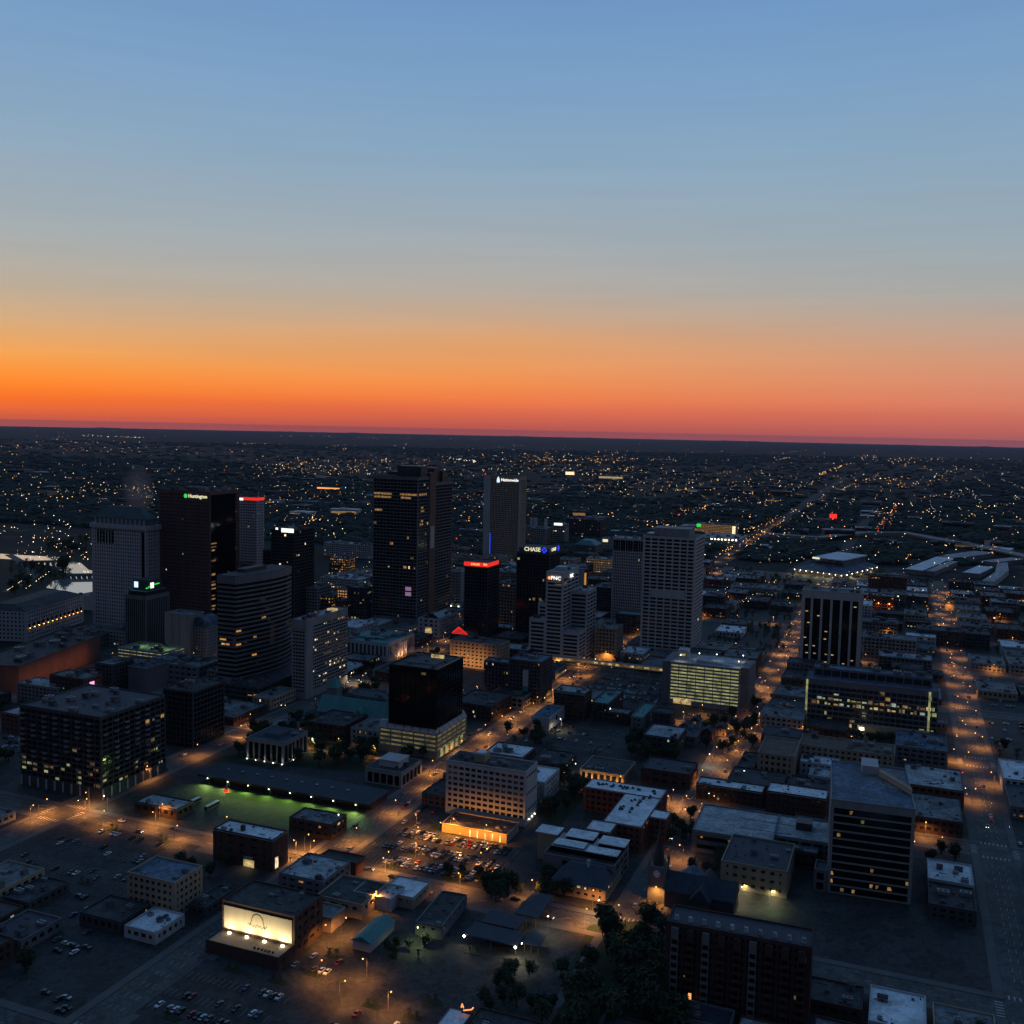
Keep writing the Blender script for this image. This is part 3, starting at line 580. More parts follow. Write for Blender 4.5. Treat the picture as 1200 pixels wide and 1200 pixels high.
# ------------------------------------------------------------------ middle distance and near blocks
O,a2,b2,h2,ga=solve(512,853,890,445,546)
R=thing('vaulted_garage','pale lit parking garage with scalloped vaulted eaves under black cube','building',(O[0],O[1],0),-ga);occ(O,a2,b2,ga)
body(R,a2,b2,h2-5,wall='tan',glass='lit_deck',fh=3.,bay=9,band=.55,pier=.1,lit=0,roof='roof_grey',units=0,top=1.,base=4,parapet=0)
n=7
for k in range(n):
    x0,x1=a2*k/n+.2,a2*(k+1)/n-.2;m=MB();m.prism([(x0,-1.2),(x1,-1.2),(x1,4),(x0,4)],h2-4.7,h2,0,[(x0+.4,1.5),(x1-.4,1.5),(x1-.4,4),(x0+.4,4)]);m.obj('eave_vault','pale',R)
n=6
for k in range(n):
    y0,y1=4.2+(b2-4)*k/n,4.+(b2-4)*(k+1)/n-.2;m=MB();m.prism([(a2-4,y0),(a2+1.2,y0),(a2+1.2,y1),(a2-4,y1)],h2-4.7,h2,0,[(a2-4,y0+.4),(a2-1.5,y0+.4),(a2-1.5,y1-.4),(a2-4,y1-.4)]);m.obj('eave_vault','pale',R)
for k in range(5):
    y=b2*(.15+.17*k);m=MB();m.prism([(a2+.52,y-2.2),(a2+.8,y-2.2),(a2+.8,y+2.2),(a2+.52,y+2.2)],.3,6);m.obj('lit_arch','lit_green',R)
R,a,b,h=B('black_glass_cube','black glass office cube standing on a pale lit garage',512,786,890,457,542,z0=h2-1,wall='glass_black',glass='glass_black',fh=3.8,bay=4,band=.03,pier=.03,lit=.012,lits=.006,pal='dim',roof='roof_dark',units=4,top=.6,us=(2,4))
m=MB();m.box(a*.12,a*.8,b*.3,b*.8,h+.22,h+.6);m.obj('roof_panel','roof_slate',R);m=MB();m.box(a*.45,a*.72,b*.75,b*.78,h+.6,h+3);m.obj('lit_screen','lit_yellow',R)
# hotel slab with orange podium
R,a,b,h=B('hotel_slab','cream ten storey slab with dark window rows beside orange lit car park',616,906,969,524,629,wall='white_stone',glass='glass',fh=3.35,bay=4.1,band=.44,pier=.26,lit=.012,lits=0,pal='mix',roof='roof_dark',units=7,top=2.2,base=3.2,us=(2,5),d=.4)
m=MB();m.box(a*.3,a*.44,b*.3,b*.75,h+.2,h+5);m.obj('lift_house','tan',R);m=MB();m.cyl(a*.37,b*.5,3,h+5,h+5.8,16);m.obj('round_cap','roof_white',R)
m=MB();q=round((h-5.4)/3.35);fz=(h-5.4)/q
for k in range(q):m.box(a+.5,a+.75,.6,b-.4,3.3+k*fz,3.2+k*fz+fz*(.3 if k in (1,4,7) else 1)-.02)
m.objs('side_cladding','white_stone',R)
for k in range(3):
    m=MB();m.ball(a+1.2,b*(.25+.25*k),3.2,.45);m.obj('wall_lamp','bulb_white',R);spot(R,(a+1.3,b*(.25+.25*k),3.2),(a+3,b*(.25+.25*k),0),700,(1,.85,.5))
HOT=(R,a,b,h)
R,a,b,h=B('orange_podium','low flat roofed annex with wall glowing orange before hotel slab',594,979,989,518,608,wall='tan',band=1,roof='roof_dark',units=6,us=(1.5,3),parapet=.5)
for k in range(5):
    m=MB();x=a*(.44+.115*k);m.box(x-.25,x+.25,-.3,-.02,.3,h-.6);m.obj('lit_pilaster','lit_bright',R)
POD=(R,a,b,h)
# low buildings round the hotel
B('white_roof_hall','low hall with pale blue-white roof behind hotel slab',612,889,898,568,627,wall='brick_dark',band=.6,fh=4,bay=6,pier=.4,roof='roof_white',units=3,lit=.02)
B('dark_roof_hall','low hall with dark flat roof, trees before it, right of white roofed hall',660,898,908,625,675,wall='dark_stone',band=.7,fh=4,bay=6,pier=.4,roof='roof_dark',units=2,lit=.02)
R,a,b,h=B('pilastered_hall','long low hall with dark roof and amber lit pilaster front',731,910,921,680,757,wall='tan',band=.1,fh=9,bay=4.5,pier=.35,roof='roof_dark',units=3,lit=.0,b=30)
PIL=(R,a,b)
B('corner_pavilion','pale stone pavilion with dark square doorway and blue roof at street corner',643,843,857,623,661,wall='white_stone',band=.5,fh=9,bay=14,pier=.5,glass='glass_black',roof='roof_blue',units=3,lit=0,us=(1,3))
R,a,b,h=B('green_roof_block','dark brick block with pale green eaves left of car park',685,814,845,650,693,wall='brick_dark',fh=3.8,bay=5,band=.5,pier=.3,lit=.004,roof='roof_pale',units=3)
m=MB();m.box(-.8,a+.8,-.8,-.38,h-1,h+.6);m.obj('eaves','roof_green',R)
B('side_block','lower dark block with teal roof beside the green eaved block',712,826,846,694,730,wall='dark_stone',fh=3.8,bay=5,band=.5,pier=.3,lit=.01,roof='roof_green',units=2)
R,a,b,h=B('dark_apartment_block','dark brick apartment block with lit windows and tall pale banner',634,777,826,597,647,wall='dark_stone',fh=3.3,bay=3.2,band=.45,pier=.4,lit=.03,lits=.02,roof='roof_blue',units=4,pal='warm')
m=MB();m.box(a*.45,a*.62,-.8,-.47,h*.4,h*.8);m.obj('banner','pale',R);m=MB();m.box(a*.45,a*.62,-.82,-.46,h*.28,h*.39);m.obj('banner_foot','roof_green',R)
B('apartment_wing','lower dark wing with yellow lit windows, left of the banner block',597,778,818,568,604,wall='dark_stone',fh=3.3,bay=3.6,band=.4,pier=.4,lit=.16,roof='roof_blue',units=3,pal='white')
R,a,b,h=B('corner_shop_row','two storey shop row with orange lit windows on the street corner',613,819,831,573,636,wall='tan',fh=4.2,bay=5,band=.4,pier=.3,lit=.25,lits=.1,roof='roof_dark',units=2,pal='orange')
B('uplit_tan_block','tan windowed block lit orange from the street, small red lit gable behind it',586,757,787,528,597,wall='tan',fh=3.7,bay=4.5,band=.6,pier=.5,lit=.05,roof='roof_slate',units=5,pal='white')
R,a,b,h=B('red_gable_theatre','dark theatre roof crowned by a red lit triangular sign',553,745,765,528,560,wall='brick_dark',fh=4,bay=5,band=.7,pier=.4,lit=0,roof='roof_dark',units=1)
m=MB();m.beam((2,-.6,h+1),(a*.4,-.6,h+8),.35);m.beam((a*.4,-.6,h+8),(a*.8,-.6,h+1),.35)
for q in range(5):m.beam((2+a*.06*q,-.6,h+1+1.4*q),(a*.8-a*.08*q,-.6,h+1+1.4*q),.25)
m.obj('red_sign','sign_red',R)
R,a,b,h=B('columned_statehouse','classical stone building with teal roof and pink lit columns',454,755,776,402,485,wall='pale',fh=11,bay=4.5,band=.35,pier=.4,glass='dark_stone',lit=0,roof='roof_green',units=2,top=2.5,us=(4,9))
m=MB();m.box(a*.1,a*.75,b*.25,b*.75,h+.2,h+2);m.obj('raised_roof','roof_green',R)
for k in range(6):
    m=MB();m.cyl(a+2.2,b*(.28+.07*k),.9,.3,h-2.6,10);m.obj('column','white_stone',R)
for k in range(3):spot(R,(a+5,b*(.3+.14*k),.6),(a+.5,b*(.3+.14*k),h),5200,(1,.5,.3),100)
spot(R,(a*.35,-5,.6),(a*.35,0,h),2500,(1,.5,.3),90)
R,a,b,h=B('stone_bank','pale stone building with pitched glass roof and lit square doorway',515,727,747,490,536,wall='pale',fh=5,bay=6,band=.5,pier=.5,lit=.06,roof='roof_grey',units=3,pal='white')
m=MB();m.prism([(a*.2,b*.2),(a*.8,b*.2),(a*.8,b*.9),(a*.2,b*.9)],h+.2,h+5,0,[(a*.48,b*.2),(a*.52,b*.2),(a*.52,b*.9),(a*.48,b*.9)]);m.obj('pitched_roof','glass_blue',R)
m=MB();m.box(a*.35,a*.65,-.8,-.5,1,10);m.obj('lit_doorway','lit_yellow',R)
B('floodlit_slab','grey mid rise with yellow floodlights along its foot, behind the tallest tower',540,671,712,509,556,wall='concrete',fh=3.8,bay=4,band=.6,pier=.4,lit=.004,roof='roof_grey',units=4)
R=thing('skybridge','long covered walkway with yellow lit windows crossing over the street','footbridge',(*W2(934,-322),0),-GA);OCC.append((930,940,-325,-200))
m=MB();m.box(0,118,0,4,6,6.6);m.box(0,118,0,4,9.6,10);m.obj('deck','concrete',R);m=MB();m.box(.2,117.8,.15,3.85,6.6,9.6);m.obj('glazing','lit_dim',R)
for k in range(8):m=MB();m.box(3+k*16,3.8+k*16,1.5,2.5,0,6);m.obj('pillar','concrete',R)
m=MB()
for k in range(16):
    if random.random()<.6:m.box(k*7.3+.6,k*7.3+4.5,-.06,.12,7.2,9.)
m.obj('lit_window','lit_yellow',R,'stuff')
B('corner_lattice_block','tan grid fronted mid rise over an orange lit corner, left of lattice tower',722,738,774,698,730,wall='tan',fh=3.7,bay=3.5,band=.45,pier=.4,lit=.01,roof='roof_grey',units=2,base=5)
B('teal_roof_hall','dark hall under a teal roof between lattice towers and corner block',752,722,745,722,757,wall='dark_stone',fh=4,bay=6,band=.6,pier=.3,lit=.01,roof='roof_green',units=0)
# L shaped apartment building with white roof
kw=dict(wall='brick',fh=3.4,bay=3.6,band=.5,pier=.4,lit=.02,lits=.06,roof='roof_white',parapet=.35,pal='warm',d=.25)
R=BU('white_roof_apartments','brick apartments with bright white L shaped roof full of dark vents',580,-176,48,16,15,bare=True)
body(R,48,16,15,(0,0),0,units=0,**kw);body(R,22,47.4,14.9,(26,-47.7),0,units=0,**kw);body(R,14,14,14.8,(20,-62.1),0,units=0,**kw);body(R,10,12,14.7,(47.3+.9,-30),0,units=0,**kw)
OCC.append((515,600,-180,-120))
VENT=unit_mesh(1);VENT.materials.clear();VENT.materials.append(MAT('metal_dark'));VENT.materials.append(MAT('metal_dark'))
for x0,x1,y0,y1,n in ((5,16,7,11,10),(19,25,7,11,6),(27,33,8,12,5),(40,43,6,11,4),(37,42,-6,3,6),(32,39,-18,-8,6),(29,37,-32,-20,7)):
    for _ in range(n):
        u=link('roof_vent',VENT,R,loc=(random.uniform(x0,x1),random.uniform(y0,y1),15.2));u.scale=(1.6,1.2,.9)
R=BU('terraced_apartments','grey apartment block with separate white roof slabs over dark glass top floor',500,-176,54,30,0,bare=True)
body(R,38,26,11.5,(8,-16),0,wall='grey_stone',glass='glass_black',fh=3.2,bay=9,band=.25,pier=.12,lit=.02,roof='roof_dark',units=0,parapet=.9)
for x in (8,36.6):m=MB();m.box(x,x+9.4,-16.9,-16.45,0,11.4);m.obj('end_wall','grey_stone',R)
m=MB();m.box(9,45,-10,9,11.9,14.6);m.obj('top_floor','glass_black',R)
for q,(x0,x1,y0,y1,z) in enumerate(((-4,9,2,13,15.2),(13,29,3,14,15.3),(32,47,1,12,15.3),(10,27,-8,0,14.7),(29,46,-10.5,-2.5,14.7))):m=MB();m.box(x0,x1,y0,y1,z,z+.45);m.obj('roof_slab','roof_white',R)
m=MB();m.box(-3,8,3,12,0,15.1);m.box(13.6,28.4,9.2,13.4,0,15.2);m.box(32.6,46.4,9.2,11.6,0,15.2);m.objs('stair_block','tan',R)
OCC.append((480,516,-185,-118))
# house, cathedral, long brick apartments
R,a,b,h=B('blue_roof_house','low house with dark blue hipped roof and porch light at the street corner',709,1042,1058,648,727,wall='tan',band=.6,fh=4,bay=4,pier=.5,lit=.04,roof='roof_slate',units=0,parapet=0,pal='white')
m=MB();m.prism([(-1,-1),(a+1,-1),(a+1,b+1),(-1,b+1)],h+.22,h+5,0,[(a*.18,b*.45),(a*.85,b*.45),(a*.85,b*.55),(a*.18,b*.55)]);m.obj('hipped_roof','roof_slate',R)
m=MB();m.cyl(a*.55,b*.42,.9,h+3,h+8,6);m.obj('chimney','pale',R)
O=at(778,1063);R=thing('cathedral','dark stone cathedral with clock tower, black spire and long slate nave','church',(O[0],O[1],0),-GA);occ(O,36,24,GA)
m=MB();m.box(0,34,0,16,0,9);m.box(14,23,-5,21,0,8.5);m.obj('wall','dark_stone',R)
def gable(x0,x1,y0,y1,z0,z1,axis):
    m=MB()
    if axis=='x':ps=[(y0,z0),(y1,z0),((y0+y1)/2,z1)];m.prism(ps,x0,x1);f=lambda p:(p[2],p[0],p[1])
    else:ps=[(x0,z0),(x1,z0),((x0+x1)/2,z1)];m.prism(ps,y0,y1);f=lambda p:(p[0],p[2],p[1])
    m.v=[f(p) for p in m.v];return m
gable(-.6,34.6,-.8,16.8,9.01,16,'x').obj('nave_roof','roof_slate',R);gable(13.4,23.6,-5.8,21.8,8.6,15,'y').obj('transept_roof','roof_slate',R)
m=MB();m.box(-9,-1,4,12,0,18);
for x in (-9.4,-1.4):
    for y in (3.6,11.4):m.prism([(x,y),(x+.9,y),(x+.9,y+.9),(x,y+.9)],0,20,0)
m.obj('clock_tower','grey_stone',R)
for x in (-8.95,-.95):
    for y in (4.05,11.85):m=MB();m.cyl(x,y,.9,20,24,6,0,.05);m.obj('pinnacle','grey_stone',R)
m=MB();m.cyl(-5,8,3.2,18,39,8,0,.12);m.obj('spire','metal_dark',R)
m=MB();m.cyl(0,0,1.7,0,.3,20);e=m.obj('clock_face','roof_white',R);e.rotation_euler=(R_(90),0,0);e.location=(-5,3.9,14.5)
for x0,z1 in ((-13,9),):gable(2,14,20,34,5.5,9.5,'y').obj('chapel_roof','roof_blue',R);m=MB();m.box(2.5,13.5,20.5,33.5,0,5.5);m.obj('chapel_wall','dark_stone',R)
R,a,b,h=B('long_brick_apartments','long dark brick apartment block with bay columns, foreground right',950,1112,1215,783,960,b=15,wall='brick_dark',glass='glass_black',fh=3.3,bay=3.1,band=.45,pier=.45,lit=.014,lits=.02,roof='roof_slate',units=0,parapet=.7,pal='orange',rot=-2)
for k in range(9):
    m=MB();x=a*(k+.5)/9;m.box(x-1.5,x+1.5,-1.8,-.45,0,h-1);p=m.obj('bay_window','grey_stone' if k in (0,2,5) else 'brick_dark',R)
    m=MB()
    for f in range(9):m.box(x-1.1,x+1.1,-1.9,-1.78,2+f*3.3,3.8+f*3.3)
    m.obj('pane','glass_black',p,'stuff')
for k in range(10):m=MB();x=a*(k+.5)/10;m.prism([(x-1,3),(x+1,3),(x+1,5),(x-1,5)],h+.2,h+2,0,[(x-.7,3.4),(x+.7,3.4),(x+.7,4.6),(x-.7,4.6)]);m.obj('roof_light','roof_pale',R)
m=MB();x=a*.17;m.box(x,x+1.2,-2.2,-1.9,.5,9);m.obj('lit_entry','sign_orange',R)
# buildings right of the cathedral
R,a,b,h=B('grey_office_block','long grey block with pale stained roof and three dark window bands, a dark roof box',905,988,1012,812,912,wall='grey_stone',glass='glass_black',fh=3.9,bay=60,band=.5,pier=.04,lit=.0,roof='roof_pale',units=0,b=42,top=2,rot=-2,litrows=())
body(R,a*.75,32,h,(a+.95,10),0,wall='grey_stone',glass='glass_black',fh=3.9,bay=6,band=.45,pier=.2,lit=.06,pal='orange',roof='roof_pale',units=0)
m=MB();m.box(a*1.25,a*1.45,24,33,h+.2,h+4.5);m.obj('roof_box','metal_dark',R)
m=MB()
for y,q in ((15,1.2),(29,1.5)):m.box(a*.55,a*q,y,y+.25,h+.2,h+.4)
m.objs('pipe_run','duct',R)
m=MB()
for x,w,f in ((.1,.03,2),(.45,.06,2),(.7,.06,2),(.78,.05,2)):m.box(a*x,a*(x+w),-.12,-.06,2+f*(h-2)/3,3+f*(h-2)/3)
m.obj('lit_window','lit_warm',R,'stuff')
B('white_roof_brick_row','brick row under a narrow pale roof with grey end panels, left one of two',893,930,948,817,897,wall='brick_dark',fh=3.4,bay=4,band=.5,pier=.4,lit=.05,roof='roof_white',units=5,b=13,pal='warm',us=(1.5,3))
B('windowless_brick_block','plain dark brick block under a clean pale roof, right one of two',968,938,965,899,972,wall='brick_dark',fh=3.6,bay=3,band=.6,pier=.6,lit=.0,roof='roof_white',units=2,b=17,us=(1,2))
R,a,b,h=B('tan_square_window_block','tan block with square punched windows and mottled brown roof',930,888,917,889,936,wall='tan',fh=3.7,bay=4.2,band=.5,pier=.45,lit=.01,roof='roof_brown',units=0,d=.5,b=40)
R,a,b,h=B('brown_roof_wing','long tan wing with mottled brown roof joining the square window block',1048,887,912,937,1050,wall='tan',fh=3.7,bay=4.,band=.5,pier=.45,lit=.005,roof='roof_brown',units=1,b=26)
B('low_link_block','small blue grey block behind the tan square window block',955,868,880,893,957,wall='grey_stone',fh=4,bay=5,band=.6,pier=.4,lit=.01,roof='roof_slate',units=3,b=22)
B('small_pale_block','small low pale roofed block right of the tan block',975,913,925,948,985,wall='pale',fh=3.5,bay=4,band=.5,pier=.4,lit=.0,roof='roof_pale',units=2,b=18)
R,a,b,h=B('banded_corner_office','near dark office with pale horizontal bands and blue grey roof, lower right',1072,950,1060,975,1078,wall='concrete',glass='glass_black',fh=4.1,bay=60,band=.2,pier=.02,lit=.0,roof='roof_blue',units=0,b=64,top=3.5,rot=-4)
m=MB();m.prism([(a*.45,b*.55),(a*.98,b*.35),(a*.98,b*.95),(a*.45,b*.95)],h+.2,h+1,0,[(a*.55,b*.9),(a*.6,b*.88),(a*.6,b*.95),(a*.55,b*.95)]);m.obj('sloped_roof','roof_grey',R)
m=MB();m.box(a*.4,a*.62,b*.75,b*.98,h+.21,h+5);m.obj('penthouse','pale',R)
m=MB();m.prism([(a*.62,b*.7),(a*1.0,b*.3),(a*1.,b*.36),(a*.65,b*.76)],h+1,h+4);m.obj('ridge_wall','tan',R)
m=MB();nf=round((h-3.5)/4.1);fz=(h-3.5)/nf
for f in range(nf):
    for q in range(14):
        if random.random()<.05 or f<2 and random.random()<.25:
            x=a*q/14;m.poly([(x+.4,-.1,f*fz+fz*.36),(x+random.uniform(1.2,2.8),-.1,f*fz+fz*.36),(x+2,-.1,f*fz+fz*.8),(x+.4,-.1,f*fz+fz*.8)],random.choice((0,0,1)))
m.obj('lit_window',['lit_warm','lit_dim'],R,'stuff')
B('rooftop_plant_block','flat blue grey block with plant boxes on roof behind banded corner office',1110,882,900,1050,1112,wall='grey_stone',fh=4,bay=5,band=.5,pier=.3,lit=.03,roof='roof_blue',units=5,b=40)
# long glass office
R,a,b,h=B('long_glass_office','long glass fronted office with many yellow lit floors and stepped blue roof',1100,812,868,945,1106,wall='grey_stone',glass='glass_blue',fh=3.9,bay=4.4,band=.3,pier=.12,lit=.2,lits=.25,pal='office',roof='roof_blue',units=0,b=30,top=4,base=1,d=.25)
body(R,a*.9,b*.5,h+7,(a*.05,b*.42),h+.2,wall='grey_stone',glass='glass_blue',fh=6,bay=7,band=.2,pier=.1,lit=.05,pal='dim',roof='roof_blue',units=5,us=(5,10))
for x in (.0,.93):m=MB();m.box(a*x,a*x+1.6,-1.,-.4,0,h);m.obj('lit_column','lit_green',R)
m=MB()
for q in range(10):m.box(a*(.3+.045*q),a*(.3+.045*q)+.5,-.8,-.36,9,h-5)
m.objs('mullion','metal_dark',R)
m=MB();m.box(a*.45,a*.95,-6,-.4,.5,7);m.obj('tan_base','tan',R)
BL=thing('floodlight_mast','mast with very bright floodlight before the long glass office','floodlight',(*at(1009,866),0));m=MB();m.cyl(0,0,.15,0,8,6);m.obj('pole','steel',BL);m=MB();m.box(-1.6,1.6,-.5,.5,7.4,9.2);m.obj('lamp_head','bulb_white',BL);spot(BL,(0,-1,8),(0,-8,0),9000,(1,.95,.7),120)
# ------------------------------------------------------------------ left side and foreground
B('orange_washed_theatre','large blank walled hall washed orange by street lights, far left',22,782,812,-40,117,rot=-15,wall='terracotta',band=1,roof='roof_dark',units=5,us=(5,12),parapet=1.2)
ORW=LOG[-1]
R,a,b,h=B('riverside_court','long pale court building with dark roof and row of amber uplit windows, by the river',30,717,752,-30,97,rot=-15,b=None,wall='pale',fh=4.2,bay=4.5,band=.55,pier=.5,lit=.0,roof='roof_dark',units=0,parapet=0,top=1.5)
m=MB();m.prism([(-.5,-.5),(a+.5,-.5),(a+.5,b+.5),(-.5,b+.5)],h+.22,h+6,0,[(a*.3,b*.08),(a*.7,b*.08),(a*.7,b*.92),(a*.3,b*.92)]);m.obj('hipped_roof','roof_dark',R)
m=MB();zz=h*.42
for k in range(13):
    y=b*(.05+.9*k/12);m.box(a+.5,a+.7,y-1.6,y+1.6,zz,zz+5)
m.objs('arcade_window','glass_black',R)
for k in range(13):
    y=b*(.05+.9*k/12);m=MB();m.ball(a+1.4,y,zz+.2,.7);m.obj('uplight','bulb_orange',R);spot(R,(a+1.6,y,zz-.2),(a+.4,y,zz+8),2600,(1,.5,.15),110)
B('riverside_annex','low flat grey annex between court building and grey government tower',100,752,768,40,150,rot=-15,b=60,wall='grey_stone',fh=4,bay=5,band=.6,pier=.4,lit=.01,roof='roof_slate',units=4,us=(4,9))
B('pale_low_hall','low pale hall right of the river court with blank walls',112,700,716,90,125,wall='pale',band=1,b=25,units=1,roof='roof_grey')
R,a,b,h=B('big_apartment_block','large dark corner apartment block with balconies and scattered lit rooms',118,842,937,24,193,wall='dark_stone',glass='glass_black',fh=3.3,bay=4.6,band=.3,pier=.16,lit=.022,lits=.02,roof='roof_slate',units=9,base=6,us=(3,6),pal='warm',top=1.2)
APT=(R,a,b,h)
m=MB();nf=round((h-7.2)/3.3);fz=(h-7.2)/nf
for f in range(3,nf):
    for q in range(int(b/9.2)):
        if random.random()<.75:y=4.6*2*q+1;m.box(a+.45,a+1.9,y,y+3.4,6+f*fz,6.9+f*fz)
    for q in range(int(a/9.2)):
        if random.random()<.75:x=4.6*2*q+1;m.box(x,x+3.4,-1.9,-.45,6+f*fz,6.9+f*fz)
m.objs('balcony','steel',R)
m=MB()
for q in range(int(b/7)):m.box(a+.5,a+.9,q*7,q*7+1.2,0,6.4)
for q in range(int(a/7)):m.box(q*7,q*7+1.2,-.9,-.5,0,6.4)
m.objs('street_pier','pale',R)
m=MB()
for f in range(0,4):
    for q in range(int(a/4.6)):
        if random.random()<.36:m.poly([(q*4.6+.5,-.1,7.2+f*fz),(q*4.6+4.1,-.1,7.2+f*fz),(q*4.6+4.1,-.1,8.8+f*fz),(q*4.6+.5,-.1,8.8+f*fz)],random.randrange(2))
    for q in range(int(b/4.6)):
        if random.random()<.3:m.poly([(a+.1,q*4.6+.5,7.2+f*fz),(a+.1,q*4.6+4.1,7.2+f*fz),(a+.1,q*4.6+4.1,8.6+f*fz),(a+.1,q*4.6+.5,8.6+f*fz)],random.randrange(2))
m.obj('lit_floor',['lit_dim','lit_green'],R,'stuff')
OCC.append((460,620,-560,-455))
R,a,b,h=B('pink_lit_block','dark brick block with pink lit end wall, standing behind the big corner apartments',98,797,838,59,119,wall='brick_dark',fh=3.4,bay=3.2,band=.5,pier=.4,lit=.02,roof='roof_grey',units=5,pal='warm')
m=MB();m.box(a+.5,a+.8,b*.3,b*.55,h-9,h-3);m.obj('pink_sign','sign_pink',R);spot(R,(a+8,b*.4,h-14),(a,b*.4,h-8),1500,(1,.35,.6),110)
R,a,b,h=B('rear_brick_block','dark block with grey flat roof adjoining the pink lit block',132,780,822,112,151,wall='dark_stone',fh=3.4,bay=3.5,band=.45,pier=.4,lit=.02,roof='roof_grey',units=4,b=24)
B('flat_roof_wing','low pale roofed wing at the far left before the orange washed hall',68,808,836,20,84,wall='grey_stone',fh=3.4,bay=4,band=.5,pier=.4,lit=.01,roof='roof_pale',units=3,b=20)
B('black_office_block','black low office block with few amber windows right of corner apartments',226,812,878,192,262,wall='dark_stone',glass='glass_black',fh=3.8,bay=4,band=.2,pier=.1,lit=.02,lits=.02,roof='roof_dark',units=5)
R,a,b,h=B('green_lit_parking_deck','low parking deck washed green under ribbed office tower',190,766,782,138,216,wall='concrete',glass='lit_green',fh=3,bay=8,band=.75,pier=.1,lit=0,roof='roof_grey',units=1)
for k in range(3):spot(R,(a*(.3+.3*k),b*.5,h+7),(a*(.3+.3*k),b*.5,h),2600,(.55,1,.25),150)
B('sloping_roof_hall','irregular low hall with stepped pale roofs before the windowless slab',232,783,803,170,262,wall='grey_stone',fh=4.5,bay=7,band=.6,pier=.3,lit=.01,roof='roof_grey',units=6,us=(6,12))
B('blank_grey_block','blank grey block left of the stepped roof hall',172,785,822,150,196,wall='grey_stone',band=1,roof='roof_slate',units=2,b=25)
B('lilac_podium','low lilac grey podium beneath grey government tower',168,744,762,95,196,wall='concrete',fh=4,bay=4,band=.6,pier=.4,lit=.01,roof='roof_slate',units=2,b=18)
for nm,lb,q in (('museum','square dark building with tall white piers uplit from the ground, in the park',(332,871,896,291,359)),('small_museum','smaller white piered building with white rooftop box near the street corner',(470,906,923,430,492))):
    R,a,b,h=B(nm,lb,*q,wall='concrete',glass='glass_black',fh=30,bay=5.2,band=0,pier=.17,lit=0,lits=0,roof='roof_slate',units=2,top=2.2,base=.8,d=.8,parapet=.5,us=(2,4))
    m=MB()
    if nm=='museum':m.prism([(a*.25,b*.2),(a*.75,b*.2),(a*.75,b*.8),(a*.25,b*.8)],h+.2,h+2.5,0,[(a*.3,b*.28),(a*.7,b*.28),(a*.7,b*.72),(a*.3,b*.72)]);m.obj('roof_lantern','roof_slate',R)
    else:m.box(a*.22,a*.8,b*.25,b*.75,h+.2,h+4.5);m.box(a*.2,a*.82,b*.22,b*.78,h+4.5,h+5);m.obj('rooftop_box','white_stone',R)
    if nm=='museum':
        for k in range(5):
            x=a*(.0+.25*k);m=MB();m.ball(x,-1.6,.6,.35);m.obj('uplight','bulb_white',R);spot(R,(x,-2.2,.3),(x,-.8,7),520,(.95,1,.75),70)
        for k in (.35,.75):m=MB();m.ball(a+1.6,b*k,.6,.35);m.obj('uplight','bulb_white',R);spot(R,(a+2.2,b*k,.3),(a+.8,b*k,7),520,(.95,1,.75),70)
# bus station
R,a,b,h=B('bus_station','long low bus station with dark standing-seam roof and green lit yard in front',432,943,953,234,455,bare=True)
m=MB();m.box(2,a-1,5,b,0,h-.4);m.obj('wall','brick_dark',R)
m=MB();m.box(-1,a+1,-1,b+1,h-.4,h+.5);
r=m.obj('roof','roof_slate',R)
m=MB()
for k in range(int(a/2.4)):x=k*2.4;m.box(x,x+.25,-1,b+1,h+.5,h+.68)
m.box(-1.1,a+1.1,-1.3,-1.01,h-.7,h+.75);m.objs('roof_seam','metal_dark',R)
for k in range(9):m=MB();x=a*(.1+.09*k);m.cyl(x,b*.55,1.1,h+.5,h+1.4,10);m.obj('roof_vent','steel',R)
for k in range(8):
    x=a*(.06+.125*k);m=MB();m.cyl(x,.4,.18,0,h-.4,6);m.obj('canopy_post','steel',R)
    m=MB();m.ball(x,-1.6,h-.9,.42);m.obj('eave_lamp','bulb_green',R);spot(R,(x,-2.,h-1.),(x,-11,0),8500,(.62,1,.2),158,.8)
BUS=(R,a,b,h)
b0=UV(R.location.x,R.location.y)
patch('bus_yard',[(b0[0]-42,b0[1]),(b0[0]-1,b0[1]),(b0[0]-1,b0[1]+a-4),(b0[0]-42,b0[1]+a-14)],.19,'lot_asphalt',False);OCC.append((b0[0]-42,b0[0]+60,b0[1]-10,b0[1]+a+15))
patch('lawn',[(b0[0]-15,b0[1]+30),(b0[0]-2,b0[1]+30),(b0[0]-2,b0[1]+a-10),(b0[0]-12,b0[1]+a-10)],.2,'grass',False)
